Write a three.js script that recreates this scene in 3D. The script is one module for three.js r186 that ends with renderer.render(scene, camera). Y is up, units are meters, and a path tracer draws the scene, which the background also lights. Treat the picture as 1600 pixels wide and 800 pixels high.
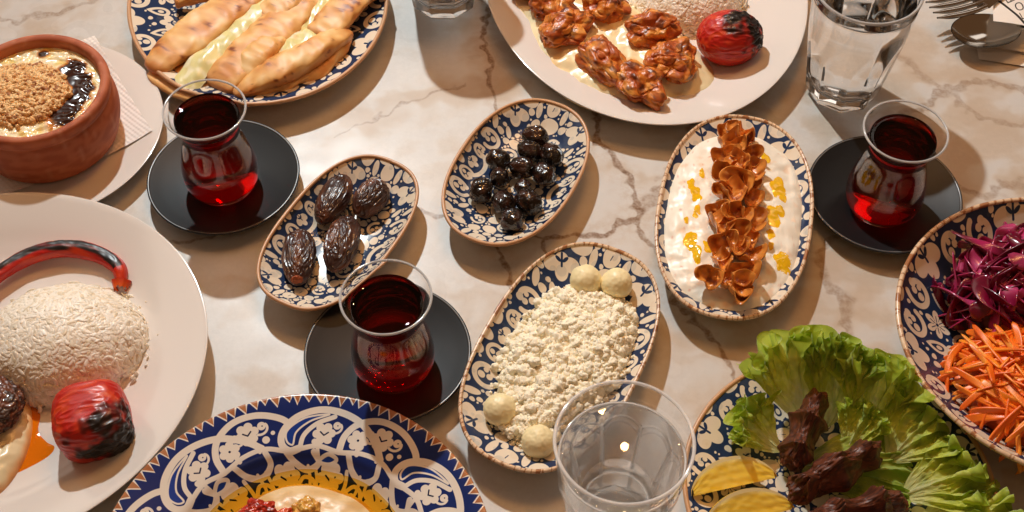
import * as THREE from 'three';
import { ImprovedNoise } from 'three/addons/math/ImprovedNoise.js';
import { RectAreaLightUniformsLib } from 'three/addons/lights/RectAreaLightUniformsLib.js';
import { mergeVertices, mergeGeometries } from 'three/addons/utils/BufferGeometryUtils.js';

// ---------- camera, lights, exposure ----------
RectAreaLightUniformsLib.init();
const scene = new THREE.Scene();
const camera = new THREE.PerspectiveCamera(21.57, 2, 0.05, 20);
camera.position.set(0, 0.76, 0.5727);
camera.lookAt(0, 0, 0);
const renderer = new THREE.WebGLRenderer({ antialias: true });
renderer.toneMapping = THREE.LinearToneMapping;
renderer.toneMappingExposure = 1;
renderer.shadowMap.enabled = true;

scene.background = new THREE.Color(0.125, 0.06, 0.026);          // dim amber room
const key = new THREE.SpotLight(new THREE.Color(0.92, 0.99, 1.0), 8.0, 0, 0.62, 1.0, 2);   // white lamp behind the table, left of the middle
key.position.set(-0.4, 1.4, -1.1);
key.target.position.set(0.24, 0, 0.16);
key.shadow.radius = 1.3; key.castShadow = true; key.name = 'key_lamp';
scene.add(key, key.target);
for (let i = 0; i < 20; i++) {                                      // amber bulbs of the chandelier overhead
  const a = i * 2.399, r = 0.06 * Math.sqrt(i + 0.5);
  const b = new THREE.PointLight(new THREE.Color(1.0, 0.45, 0.14), 0.08, 0, 2);
  b.position.set(0.1 + Math.cos(a) * r, 1.25 + 0.06 * Math.sin(i * 1.7), -0.5 + Math.sin(a) * r);
  b.castShadow = true; b.shadow.radius = 0.3; b.name = 'chandelier_bulb'; scene.add(b);
}

for (const [x, y, z, w, h, i, c] of [[-1.15, 0.95, -0.75, 0.7, 0.8, 1.0, [1, 0.88, 0.74]], [0.95, 1.15, -0.9, 0.35, 0.9, 1.2, [1, 0.9, 0.8]], [0.2, 1.5, 0.75, 0.9, 0.4, 0.55, [1, 0.8, 0.6]]]) {   // soft panels added to fill and brighten the glasses, after window-like reflections
  const l = new THREE.RectAreaLight(new THREE.Color(...c), i, w, h); l.position.set(x, y, z); l.lookAt(0, 0.03, 0); l.name = 'soft_fill_light'; scene.add(l);
}

// ---------- helpers (all shapes are given in centimetres) ----------
const CM = 0.01, PI = Math.PI, sin = Math.sin, cos = Math.cos, abs = Math.abs, pow = Math.pow, sqrt = Math.sqrt, min = Math.min, max = Math.max;
const noise = new ImprovedNoise();
const N = (x, y = 0, z = 0) => noise.noise(x + 31.7, y + 17.3, z + 5.9);
const fbm = (x, y, z, o = 4) => { let s = 0, a = 0.5; for (let i = 0; i < o; i++) { s += a * N(x, y, z); x *= 2.03; y *= 2.03; z *= 2.03; a *= 0.5; } return s; };
const rng = (seed) => () => { seed = (seed + 0x6d2b79f5) | 0; let t = Math.imul(seed ^ (seed >>> 15), 1 | seed); t = (t + Math.imul(t ^ (t >>> 7), 61 | t)) ^ t; return ((t ^ (t >>> 14)) >>> 0) / 4294967296; };
const clamp = (x, a = 0, b = 1) => min(b, max(a, x)), lerp = (a, b, t) => a + (b - a) * t, sm = (a, b, x) => { const t = clamp((x - a) / (b - a)); return t * t * (3 - 2 * t); };
const lin = (r, g, b) => [r, g, b].map((v) => pow((v / 255 + 0.055) / 1.055, 2.4));
const mix = (a, b, t) => [lerp(a[0], b[0], t), lerp(a[1], b[1], t), lerp(a[2], b[2], t)];
const curve = (pts) => (x) => { if (x <= pts[0][0]) return pts[0][1]; for (let i = 1; i < pts.length; i++) if (x <= pts[i][0]) return lerp(pts[i - 1][1], pts[i][1], (x - pts[i - 1][0]) / (pts[i][0] - pts[i - 1][0])); return pts[pts.length - 1][1]; };
function weld(g) {                                                  // smooth normals across seams and poles
  const p = g.attributes.position, n = g.attributes.normal, m = new Map();
  const key = (i) => Math.round(p.getX(i) * 2e5) + ',' + Math.round(p.getY(i) * 2e5) + ',' + Math.round(p.getZ(i) * 2e5);
  for (let i = 0; i < p.count; i++) { const k = key(i), s = m.get(k) || [0, 0, 0]; s[0] += n.getX(i); s[1] += n.getY(i); s[2] += n.getZ(i); m.set(k, s); }
  for (let i = 0; i < p.count; i++) { const s = m.get(key(i)), l = Math.hypot(...s) || 1; n.setXYZ(i, s[0] / l, s[1] / l, s[2] / l); }
  return g;
}
function grid(nu, nv, f, col, uvf) {
  const P = new Float32Array((nu + 1) * (nv + 1) * 3), U = new Float32Array((nu + 1) * (nv + 1) * 2), Cc = col && new Float32Array(P.length), I = [];
  for (let j = 0, k = 0; j <= nv; j++) for (let i = 0; i <= nu; i++, k++) {
    const u = i / nu, v = j / nv, p = f(u, v);
    P[k * 3] = p[0] * CM; P[k * 3 + 1] = p[1] * CM; P[k * 3 + 2] = p[2] * CM;
    const t = uvf ? uvf(p, u, v) : [u, v]; U[k * 2] = t[0]; U[k * 2 + 1] = t[1];
    if (col) { const c = col(u, v, p); Cc[k * 3] = c[0]; Cc[k * 3 + 1] = c[1]; Cc[k * 3 + 2] = c[2]; }
    if (i < nu && j < nv) { const a = k, b = k + 1, c = k + nu + 1, d = c + 1; I.push(a, c, b, b, c, d); }
  }
  const g = new THREE.BufferGeometry();
  g.setAttribute('position', new THREE.BufferAttribute(P, 3)); g.setAttribute('uv', new THREE.BufferAttribute(U, 2));
  if (col) g.setAttribute('color', new THREE.BufferAttribute(Cc, 3));
  g.setIndex(I); g.computeVertexNormals();
  return weld(g);
}
// a surface turned about y: prof [[r, y], ...] in order; shape(theta) = [x, z] factor
const round = (t) => [cos(t), sin(t)];
const superE = (a, b, n) => (t) => { const c = cos(t), s = sin(t); return [a * Math.sign(c) * pow(abs(c), 2 / n), b * Math.sign(s) * pow(abs(s), 2 / n)]; };
function smoothProf(pts, n) { const c = new THREE.CatmullRomCurve3(pts.map((p) => new THREE.Vector3(p[0], p[1], 0)), false, 'centripetal'); return c.getPoints(n).map((p) => [max(0, p.x), p.y]); }
function turn(prof, shape = round, seg = 96, col, uvf) {
  return grid(seg, prof.length - 1, (u, v) => { const q = prof[Math.round(v * (prof.length - 1))], s = shape(u * 2 * PI); return [s[0] * q[0], q[1], s[1] * q[0]]; }, col, uvf);
}
function ico(detail, f, col) {
  let g = new THREE.IcosahedronGeometry(1, detail); g.deleteAttribute('uv'); g.deleteAttribute('normal'); g = mergeVertices(g, 1e-5);
  const p = g.attributes.position, Cc = col && new Float32Array(p.count * 3);
  for (let i = 0; i < p.count; i++) {
    const d = [p.getX(i), p.getY(i), p.getZ(i)], q = f(d[0], d[1], d[2]);
    if (col) { const c = col(d[0], d[1], d[2], q); Cc.set(c, i * 3); }
    p.setXYZ(i, q[0] * CM, q[1] * CM, q[2] * CM);
  }
  if (col) g.setAttribute('color', new THREE.BufferAttribute(Cc, 3));
  g.computeVertexNormals();
  return g;
}
function tube(pts, rad, nu, nv, opt = {}) {                          // swept tube; rad(s, angle) in cm; up frame kept level
  const c = new THREE.CatmullRomCurve3(pts.map((p) => new THREE.Vector3(...p)));
  const Y = new THREE.Vector3(0, 1, 0);
  return grid(nu, nv, (u, v) => {
    const p = c.getPointAt(clamp(v)), t = c.getTangentAt(clamp(v)), side = new THREE.Vector3().crossVectors(t, Y).normalize(), up = new THREE.Vector3().crossVectors(side, t);
    const a = u * 2 * PI, r = rad(v, a), w = opt.flat ? opt.flat(v) : 1;
    return [p.x + side.x * cos(a) * r + up.x * sin(a) * r * w, p.y + side.y * cos(a) * r + up.y * sin(a) * r * w, p.z + side.z * cos(a) * r + up.z * sin(a) * r * w];
  }, opt.col);
}
const std = (o) => { const m = new THREE.MeshPhysicalMaterial({ roughness: 0.5, ...o }); return m; };
const hex = (r, g, b) => new THREE.Color().setRGB(...lin(r, g, b));
const names = new Map();
function numbered(n) { const k = names.get(n) || 0; names.set(n, k + 1); return k ? n + '_' + String(k).padStart(3, '0') : n; }
function part(name, geo, mat, parent) { const m = new THREE.Mesh(geo, mat); m.name = name; m.castShadow = m.receiveShadow = true; parent.add(m); return m; }
function tag(o, label, category, group) { o.userData.label = label; o.userData.category = category; if (group) o.userData.group = group; return o; }
function thing(name, label, category, [x, y, z] = [0, 0, 0], ry = 0, group) {
  const o = new THREE.Group(); o.name = numbered(name); o.position.set(x * CM, y * CM, z * CM); o.rotation.y = ry; scene.add(o);
  return tag(o, label, category, group);
}
function single(name, geo, mat, label, category, [x, y, z] = [0, 0, 0], rot = [0, 0, 0], group) {
  const m = part(numbered(name), geo, mat, scene); m.position.set(x * CM, y * CM, z * CM); m.rotation.set(...rot); return tag(m, label, category, group);
}
function copy(o, label, [x, y, z], rot = [0, 0, 0], s = 1) {
  const c = o.clone(); c.name = numbered(o.name.replace(/_\d{3}$/, '')); c.position.set(x * CM, y * CM, z * CM); c.rotation.set(...rot); c.scale.setScalar(s); c.userData = { ...o.userData, label }; scene.add(c); return c;
}
function canvasTex(c, srgb = true) { const t = new THREE.CanvasTexture(c); if (srgb) t.colorSpace = THREE.SRGBColorSpace; t.wrapS = t.wrapT = THREE.ClampToEdgeWrapping; return t; }
function instanced(name, geo, mat, mats, parent, tints) {
  const im = new THREE.InstancedMesh(geo, mat, mats.length); mats.forEach((m, i) => { im.setMatrixAt(i, m); if (tints) im.setColorAt(i, tints[i]); });
  im.name = name; im.userData.kind = 'stuff'; im.castShadow = im.receiveShadow = true; parent.add(im); return im;
}
const M4 = (x, y, z, rx, ry, rz, sx, sy = sx, sz = sx) => new THREE.Matrix4().compose(new THREE.Vector3(x * CM, y * CM, z * CM), new THREE.Quaternion().setFromEuler(new THREE.Euler(rx, ry, rz)), new THREE.Vector3(sx, sy, sz));
function noiseTex(n, f, rep = true) {                                // grey bump texture
  const d = new Uint8Array(n * n * 4); for (let y = 0; y < n; y++) for (let x = 0; x < n; x++) { const v = clamp(f(x / n, y / n)) * 255, o = (y * n + x) * 4; d[o] = d[o + 1] = d[o + 2] = v; d[o + 3] = 255; }
  const t = new THREE.DataTexture(d, n, n); t.magFilter = THREE.LinearFilter; t.wrapS = t.wrapT = rep ? THREE.RepeatWrapping : THREE.ClampToEdgeWrapping; t.needsUpdate = true; return t;
}

// ---------- marble table ----------
{
  const n = 2048, S = 104, X0 = -52, Z0 = -60, d = new Uint8Array(n * n * 4), rough = new Uint8Array(512 * 512 * 4);
  const veins = [
    [0.42, 1.0, [[-2.3, -30], [-2.3, -26.5], [-2.2, -24.2], [-1.8, -22], [-2.3, -20.9], [-1.8, -18.7], [-1.4, -16.3], [-1.1, -14.6], [-0.4, -8], [-1, -0.7], [-0.5, 0.6], [1, 6], [-2, 14]]],
    [0.3, 0.7, [[-24.2, -1.3], [-21.5, -1.6], [-18.5, -2.9], [-12, -4.8], [-7.4, -4.3], [-4.7, -3.4], [0, -2.6], [2.3, -2.2]]],
    [0.5, 1.0, [[2.3, -2.2], [5, -2.1], [6.9, -2], [8, -2.7], [9.2, -3.1], [9.3, -4.4], [8.5, -7.1], [7.7, -8.8], [7, -10.8], [6.6, -12.4], [5, -18]]],
    [0.35, 0.8, [[9.2, -3.1], [10, -0.7], [11, 3], [14, 8], [15, 14]]], [0.9, 0.55, [[9.3, -4.4], [10.5, -5.5], [12.5, -9], [14, -13]]],
    [0.25, 0.9, [[2.2, -1.9], [2.2, -0.3], [2.8, 3]]],
    [0.9, 0.5, [[22, 0], [22.3, 2.2], [23.4, 3.5], [22.7, 5.8], [23.2, 8], [24, 12]]], [0.6, 0.45, [[22, 0], [26, -5], [28, -10.3], [31.3, -7.1], [34.3, -5.9], [40, -7]]],
    [0.7, 0.5, [[28, -10.3], [31, -14], [36, -17], [41, -16]]], [0.8, 0.35, [[30, -21], [33, -17], [36, -13], [42, -12]]],
    [0.5, 0.45, [[-44, -25], [-40, -24], [-35, -26], [-32, -30]]], [0.25, 0.5, [[-13, -11], [-8, -15], [-4, -17]]],
    [0.3, 0.4, [[-30, -30], [-10, -34], [8, -30]]],
  ];
  const segs = []; for (const [w, k, p] of veins) for (let i = 1; i < p.length; i++) segs.push([...p[i - 1], p[i][0] - p[i - 1][0], p[i][1] - p[i - 1][1], w, k]);
  const base = [211, 208, 203], warm = [194, 177, 158], cool = [204, 202, 199], vein = [98, 64, 40];
  for (let j = 0; j < n; j++) for (let i = 0; i < n; i++) {
    const x = X0 + (i + 0.5) / n * S, z = Z0 + (j + 0.5) / n * S;
    const w1 = N(x * 0.35, z * 0.35, 3), w2 = N(x * 1.3, z * 1.3, 9), wx = x + w1 * 0.9 + w2 * 0.35, wz = z + N(x * 0.35, z * 0.35, 33) * 0.9 + N(x * 1.3, z * 1.3, 39) * 0.35;
    let v = 0, halo = 0;
    for (const s of segs) {
      const px = wx - s[0], pz = wz - s[1]; if (abs(px - s[2] / 2) > abs(s[2]) / 2 + 4 || abs(pz - s[3] / 2) > abs(s[3]) / 2 + 4) continue;
      const t = clamp((px * s[2] + pz * s[3]) / (s[2] * s[2] + s[3] * s[3])), dd = Math.hypot(px - s[2] * t, pz - s[3] * t), w = s[4] * (0.62 + 0.75 * (w2 + 0.35));
      v = max(v, s[5] * (1 - sm(w * 0.3, w * 0.75, dd)) * (0.75 + 0.5 * fbm(x * 1.1, z * 1.1, 14, 2))); halo = max(halo, s[5] * Math.exp(-dd * dd / (1.6 + s[4] * 2.2)));
    }
    const big = fbm(x * 0.06 + 4, z * 0.06, 1.5, 3), mid = fbm(wx * 0.22, wz * 0.3, 7, 3), fine = N(x * 2.6, z * 2.6, 2) * 0.5 + N(x * 6, z * 6, 4) * 0.5;
    const thread = pow(1 - min(1, abs(fbm(wx * 0.13 + 9, wz * 0.17, 12, 4)) * 9), 3) * sm(-0.05, 0.25, big + 0.12);
    const side = sm(12, 34, x) * 0.55;
    let c = [...base];
    const kw = clamp(sm(-0.05, 0.4, mid + big * 0.6 + side * 0.35) * 0.7 + halo * 0.42 * sm(-0.35, 0.35, mid + w2 * 0.5) + side * 0.25), kc = sm(0.05, 0.4, -mid + fine * 0.1) * 0.6;
    for (let q = 0; q < 3; q++) {
      c[q] = lerp(c[q], warm[q], kw); c[q] = lerp(c[q], cool[q], kc);
      c[q] = lerp(c[q], vein[q] + 50, clamp(thread * 0.04 + halo * 0.14 * sm(0, 0.5, fine + 0.2)));
      c[q] = lerp(c[q], vein[q], clamp(v * (0.62 + fine * 0.7)));
      c[q] += fine * 7;
    }
    const o = (j * n + i) * 4; d[o] = c[0]; d[o + 1] = c[1]; d[o + 2] = c[2]; d[o + 3] = 255;
  }
  const map = new THREE.DataTexture(d, n, n); map.colorSpace = THREE.SRGBColorSpace; map.magFilter = THREE.LinearFilter; map.wrapS = map.wrapT = THREE.MirroredRepeatWrapping; map.needsUpdate = true;
  const rt = noiseTex(512, (x, y) => 0.62 + 0.5 * fbm(x * 9, y * 9, 3, 4) + 0.16 * N(x * 60, y * 60, 2)); rt.wrapS = rt.wrapT = THREE.MirroredRepeatWrapping;
  const uvOf = (p) => [(p[0] - X0) / S, (p[2] - Z0) / S];
  const m = std({ map, roughness: 0.55, roughnessMap: rt, specularIntensity: 0.55 });
  const t = thing('marble_table', 'cream marble table top with brown veins under all the dishes', 'table', [0, 0, 0]);
  const top = grid(4, 4, (u, v) => [-85 + 170 * u, 0, -95 + 145 * v], null, uvOf); part('table_top', top, m, t);
  const edge = new THREE.BoxGeometry(1.7, 0.03, 1.45); edge.translate(0, -0.017, -0.225); part('table_slab', edge, std({ color: hex(210, 190, 168), roughness: 0.5 }), t);
}

// ---------- painted crockery ----------
const CREAM = '#eadbc4', NAVY = '#263758';
function painter(wc, hc, s, inside) {                                // navy ground filled with cream cells, drawn in cm from the middle
  const c = document.createElement('canvas'); c.width = Math.round(wc * s); c.height = Math.round(hc * s);
  const x = c.getContext('2d'); x.fillStyle = NAVY; x.fillRect(0, 0, c.width, c.height); x.translate(c.width / 2, c.height / 2); x.scale(s, s); x.lineCap = 'round'; x.lineJoin = 'round';
  const occ = [], dot = (a, b, r, col = CREAM) => { x.fillStyle = col; x.beginPath(); x.arc(a, b, r, 0, 2 * PI); x.fill(); };
  const at = (px, py, ang, f) => { x.save(); x.translate(px, py); x.rotate(ang); f(); x.restore(); };
  const line = (pts, w, col) => { x.strokeStyle = col; x.lineWidth = w; x.beginPath(); pts.forEach((p, i) => i ? x.lineTo(p[0], p[1]) : x.moveTo(p[0], p[1])); x.stroke(); };
  const oval = (a, b, rx, ry, ang, col = CREAM) => { x.fillStyle = col; x.beginPath(); x.ellipse(a, b, rx, ry, ang, 0, 2 * PI); x.fill(); };
  const P = {
    c, x, dot, at, line, oval, occ, inside,
    clover(px, py, ang, r) {                                         // lobes point along +x of ang
      at(px, py, ang, () => { for (const k of [-1.15, 0, 1.15]) oval(cos(k) * r * 0.62, sin(k) * r * 0.62, r * 0.56, r * 0.42, k); dot(0, 0, r * 0.42); line([[-r * 0.35, 0], [r * 0.35, 0]], r * 0.13, NAVY); oval(-r * 0.02, -r * 0.22, r * 0.22, r * 0.1, 0.9, NAVY); oval(-r * 0.02, r * 0.22, r * 0.22, r * 0.1, -0.9, NAVY); });
      occ.push([px + cos(ang) * r * 0.3, py + sin(ang) * r * 0.3, r * 1.02]);
    },
    curl(px, py, ang, r, flip = 1) {
      at(px, py, ang, () => { const pts = []; for (let i = 0; i <= 40; i++) { const a = i / 40 * 5.2, q = r * (0.86 - 0.3 * (i / 40)); pts.push([cos(a * flip) * q, sin(a * flip) * q]); } line(pts, r * 0.34, CREAM); dot(pts[40][0], pts[40][1], r * 0.25); dot(-r * 0.16, r * 0.24 * flip, r * 0.24); dot(r * 0.24, -r * 0.1 * flip, r * 0.21); dot(-r * 0.2, -r * 0.26 * flip, r * 0.17); });
      occ.push([px, py, r * 1.02]);
    },
    rosette(px, py, r) { for (let k = 0; k < 6; k++) { const a = k * PI / 3 + 0.3; oval(px + cos(a) * r * 0.62, py + sin(a) * r * 0.62, r * 0.4, r * 0.26, a); } dot(px, py, r * 0.3); dot(px, py, r * 0.12, NAVY); for (let k = 0; k < 6; k++) { const a = k * PI / 3 + 0.3; line([[px + cos(a) * r * 0.2, py + sin(a) * r * 0.2], [px + cos(a) * r * 0.6, py + sin(a) * r * 0.6]], r * 0.06, NAVY); } occ.push([px, py, r]); },
    drop(px, py, ang, r) { at(px, py, ang, () => { x.fillStyle = CREAM; x.beginPath(); x.moveTo(-r, 0); x.bezierCurveTo(-r * 0.2, -r * 0.75, r, -r * 0.7, r, 0); x.bezierCurveTo(r, r * 0.7, -r * 0.2, r * 0.75, -r, 0); x.fill(); x.fillStyle = NAVY; x.beginPath(); x.moveTo(-r * 0.55, 0); x.bezierCurveTo(0, -r * 0.38, r * 0.66, -r * 0.38, r * 0.66, 0); x.bezierCurveTo(r * 0.66, r * 0.38, 0, r * 0.38, -r * 0.55, 0); x.fill(); oval(r * 0.22, 0, r * 0.26, r * 0.18, 0); }); occ.push([px, py, r * 0.85]); },
    leaf(px, py, ang, r) { oval(px, py, r, r * 0.42, ang); occ.push([px, py, r * 0.55], [px + cos(ang) * r * 0.6, py + sin(ang) * r * 0.6, r * 0.3], [px - cos(ang) * r * 0.6, py - sin(ang) * r * 0.6, r * 0.3]); },
    fill(seed, radii, tries, gap) {
      const R = rng(seed);
      for (const r0 of radii) for (let i = 0; i < tries; i++) {
        const px = (R() - 0.5) * wc, py = (R() - 0.5) * hc, r = r0 * (0.8 + R() * 0.4); if (!inside(px, py)) continue;
        let ok = true; for (const o of occ) { const dx = o[0] - px, dy = o[1] - py, rr = o[2] + r + gap; if (dx * dx + dy * dy < rr * rr) { ok = false; break; } }
        if (!ok) continue; occ.push([px, py, r]);
        const ph = R() * 6.3, e = 0.1 + R() * 0.12; x.fillStyle = CREAM; x.beginPath();
        for (let k = 0; k <= 24; k++) { const a = k / 24 * 2 * PI, q = r * (1.09 + e * 0.55 * cos(2 * a + ph) + 0.05 * cos(3 * a + ph * 2)); k ? x.lineTo(px + cos(a) * q, py + sin(a) * q) : x.moveTo(px + cos(a) * q, py + sin(a) * q); } x.fill();
        if (r0 > 0.5 && R() < 0.4) { line([[px - r * 0.3, py], [px + r * 0.2, py + r * 0.1]], r * 0.1, NAVY); }
      }
    },
    wear(seed) { const R = rng(seed); x.globalAlpha = 0.10; for (let i = 0; i < 300; i++) { const px = (R() - 0.5) * wc, py = (R() - 0.5) * hc; dot(px, py, 0.1 + R() * 0.3, R() < 0.5 ? '#c9a57c' : '#3f5a86'); } x.globalAlpha = 1; },
  };
  return P;
}
const ovalTexture = (seed) => {
  const A = 9.2, B = 5.3, P = painter(18.6, 10.8, 64, (x, y) => pow(abs(x / A), 2.4) + pow(abs(y / B), 2.4) < 1.0);
  const put = (t, k) => { const s = superE(A, B, 2.4)(t); return [s[0] * k, s[1] * k]; };
  for (const sx of [1, -1]) for (const sy of [1, -1]) {
    const m = (x, y, f) => f(x * sx, y * sy, Math.atan2(-y * sy, -x * sx));
    m(7.05, 3.15, (x, y, a) => P.clover(x, y, a, 1.15));
    m(3.3, 4.0, (x, y, a) => P.curl(x, y, a + 1, 1.02, sx * sy)); m(1.55, 4.15, (x, y, a) => P.curl(x, y, a - 0.6, 0.72, -sx * sy));
    m(5.0, 4.2, (x, y, a) => P.leaf(x, y, a + 0.4, 0.62)); m(4.95, 2.9, (x, y, a) => P.leaf(x, y, a, 0.55)); m(8.1, 1.2, (x, y, a) => P.leaf(x, y, a, 0.66));
    m(2.7, 1.9, (x, y, a) => P.curl(x, y, a + 2.4, 0.85, -sx * sy)); m(5.6, 1.2, (x, y) => P.curl(x, y, sy * 2, 0.7, sy));
  }
  for (const sy of [1, -1]) { P.at(0, 3.2 * sy, sy > 0 ? 0 : PI, () => { const p = []; for (let i = 0; i <= 20; i++) { const a = -0.2 - i / 20 * 2.75; p.push([cos(a) * 1.35, sin(a) * 0.95 + 0.9]); } P.line(p, 0.4, CREAM); }); P.occ.push([-0.95, 3.6 * sy, 0.5], [0.95, 3.6 * sy, 0.5], [0, 3.1 * sy, 0.5]); P.clover(0, 4.4 * sy, -sy * PI / 2, 0.6); }
  P.fill(seed, [0.66, 0.56, 0.47, 0.39, 0.32, 0.26, 0.21, 0.16, 0.12, 0.085], 2200, 0.045); P.wear(3);
  return canvasTex(P.c);
};
const ovalTex = ovalTexture(5), ovalTex2 = ovalTexture(29);
const roundTex = (() => {
  const P = painter(24, 24, 64, (x, y) => x * x + y * y < 144), n = 8;
  for (let k = 0; k < n; k++) {
    const a = k / n * 2 * PI, q = (da, r) => [cos(a + da) * r, sin(a + da) * r];
    P.clover(...q(0, 10.7), a + PI, 1.35); P.curl(...q(0.26, 9.9), a + 2, 1.15, 1); P.curl(...q(-0.26, 9.9), a - 1, 1.15, -1);
    P.drop(...q(0.16, 8.1), a + 0.16 + PI, 0.9); P.drop(...q(-0.16, 8.1), a - 0.16 + PI, 0.9); P.rosette(...q(0.393, 8.0), 1.0); P.clover(...q(0, 7.1), a, 0.8);
    P.curl(...q(0.3, 6.0), a, 0.8, 1); P.leaf(...q(0.393, 11.1), a + 0.393 + PI / 2, 0.62);
  }
  for (let k = 0; k < 6; k++) P.curl(cos(k * 1.047) * 3, sin(k * 1.047) * 3, k, 1, k % 2 ? 1 : -1);
  P.fill(11, [0.66, 0.54, 0.44, 0.35, 0.28, 0.22, 0.17, 0.12, 0.085], 4000, 0.045); P.wear(8);
  return canvasTex(P.c);
})();
const arabesqueTex = (() => {
  const n = 2048, R = 11.8, c = document.createElement('canvas'); c.width = c.height = n; const x = c.getContext('2d');
  const W = '#eadfd0', B = '#172a66', B2 = '#173a8c', D = '#141c40'; x.fillStyle = B; x.fillRect(0, 0, n, n); x.translate(n / 2, n / 2); x.scale(n / 2 / R, n / 2 / R); x.lineCap = 'round'; x.lineJoin = 'round';
  const K = 7, step = 2 * PI / K, P = (a, r) => [cos(a * step) * r, sin(a * step) * r];
  const sp = (pts, w, col, closed, fill) => { const cv = new THREE.CatmullRomCurve3(pts.map((p) => { const q = P(...p); return new THREE.Vector3(q[0], q[1], 0); }), closed, 'centripetal').getPoints(60); x.beginPath(); cv.forEach((p, i) => i ? x.lineTo(p.x, p.y) : x.moveTo(p.x, p.y)); if (fill) { x.fillStyle = fill; x.fill(); } if (w) { x.strokeStyle = col; x.lineWidth = w; x.stroke(); } };
  const dot = (p, r, col) => { x.fillStyle = col; x.beginPath(); x.arc(p[0], p[1], r, 0, 2 * PI); x.fill(); };
  const flower = (a, r, s0, mark) => { const s = s0 * 1.12, p = P(a, r), t = a * step + 0.4; for (let k = 0; k < 6; k++) dot([p[0] + cos(t + k * 1.047) * s * 0.62, p[1] + sin(t + k * 1.047) * s * (0.62)], s * 0.37, W); dot(p, s * 0.6, W); x.strokeStyle = D; x.lineWidth = s * 0.12; const u = a * step; if (mark) { x.beginPath(); x.moveTo(p[0] + cos(u + 1.2) * s * 0.36, p[1] + sin(u + 1.2) * s * 0.36); x.lineTo(p[0] - cos(u) * s * 0.14, p[1] - sin(u) * s * 0.14); x.lineTo(p[0] + cos(u - 1.2) * s * 0.36, p[1] + sin(u - 1.2) * s * 0.36); x.stroke(); } else dot(p, s * 0.11, D); };
  const curl = (a, r, s, f) => { const p = P(a, r); dot(p, s, W); x.strokeStyle = W; x.lineWidth = s * 0.6; x.beginPath(); const u = a * step + f; for (let i = 0; i <= 12; i++) { const q = u + i / 12 * 2.4 * Math.sign(f), d = s * (1.0 + i * 0.1); i ? x.lineTo(p[0] + cos(q) * d, p[1] + sin(q) * d) : x.moveTo(p[0] + cos(q) * d, p[1] + sin(q) * d); } x.stroke(); dot([p[0] + s * 0.15, p[1]], s * 0.16, D); };
  for (let k = 0; k < K; k++) {
    sp([[k + 0.31, 9.0], [k + 0.28, 8.4], [k + 0.3, 7.5]], 0.24, W); flower(k + 0.315, 9.15, 0.66, true); curl(k + 0.4, 9.75, 0.25, 1.2); dot(P(k + 0.25, 8.6), 0.2, W);
    sp([[k + 0.6, 8.9], [k + 0.62, 8.3]], 0.3, W); flower(k + 0.585, 9.15, 0.62, false);
    sp([[k + 0.75, 9.6], [k + 0.79, 8.9], [k + 0.8, 8.4]], 0.24, W); flower(k + 0.75, 9.75, 0.68, true); curl(k + 0.655, 9.75, 0.26, -1.2); curl(k + 0.86, 10.0, 0.27, 1.3); dot(P(k + 0.87, 9.05), 0.24, W); dot(P(k + 0.93, 9.4), 0.14, W);
  }
  for (let k = 0; k < K; k++) {
    sp([[k + 0.13, 8.2], [k + 0.16, 9.0], [k + 0.25, 9.75], [k + 0.37, 10.3]], 0.3, W);
    sp([[k + 0.07, 8.45], [k + 0.1, 9.2], [k + 0.2, 9.9], [k + 0.33, 10.4], [k + 0.16, 10.1], [k + 0.03, 9.3], [k + 0.03, 8.65]], 0.12, W, true, B2);
    sp([[k + 0.12, 8.2], [k + 0.04, 8.1], [k - 0.015, 8.55], [k + 0.0, 9.3], [k + 0.1, 10.15], [k + 0.26, 10.65], [k + 0.42, 10.6], [k + 0.58, 10.15], [k + 0.74, 9.2], [k + 0.82, 8.6]], 0.44, W);
    sp([[k + 0.465, 8.2], [k + 0.475, 9.2], [k + 0.54, 10.1], [k + 0.68, 10.75], [k + 0.84, 10.75], [k + 1.0, 10.2], [k + 1.08, 9.6]], 0.42, W);
    sp([[k + 0.1, 8.15], [k + 0.28, 8.35], [k + 0.46, 8.15], [k + 0.66, 8.45], [k + 0.84, 8.5], [k + 1.0, 8.15]], 0.3, W);
    sp([[k + 0.3, 7.55], [k + 0.38, 7.95], [k + 0.46, 7.75], [k + 0.4, 7.45]], 0.22, W, true, B2);
    sp([[k + 0.0, 8.2], [k + 0.08, 7.5], [k + 0.2, 7.1], [k + 0.3, 7.5], [k + 0.25, 8.0]], 0.36, W); sp([[k + 0.55, 8.2], [k + 0.63, 7.4], [k + 0.76, 7.1], [k + 0.86, 7.6], [k + 0.84, 8.3]], 0.36, W);
    flower(k + 0.43, 6.75, 0.8, true); flower(k + 0.98, 6.75, 0.8, true);
    for (const [da, w] of [[0.05, 0.26], [0.2, 0.2], [0.27, 0.2], [0.43, 0.3], [0.58, 0.24], [0.72, 0.2], [0.8, 0.2], [0.98, 0.3]]) sp([[k + da, 7.3], [k + da + 0.03, 6.4], [k + da - 0.02, 4.5]], w, W);
    sp([[k + 0.08, 6.0], [k + 0.16, 6.7], [k + 0.24, 6.6], [k + 0.32, 6.0]], 0.26, W); sp([[k + 0.62, 6.0], [k + 0.7, 6.7], [k + 0.78, 6.6], [k + 0.86, 6.0]], 0.26, W);
    dot(P(k + 0.19, 6.1), 0.2, W); dot(P(k + 0.72, 6.1), 0.2, W);
  }
  x.strokeStyle = W; x.lineWidth = 0.16; x.beginPath(); x.arc(0, 0, 11.74, 0, 2 * PI); x.stroke();
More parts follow.
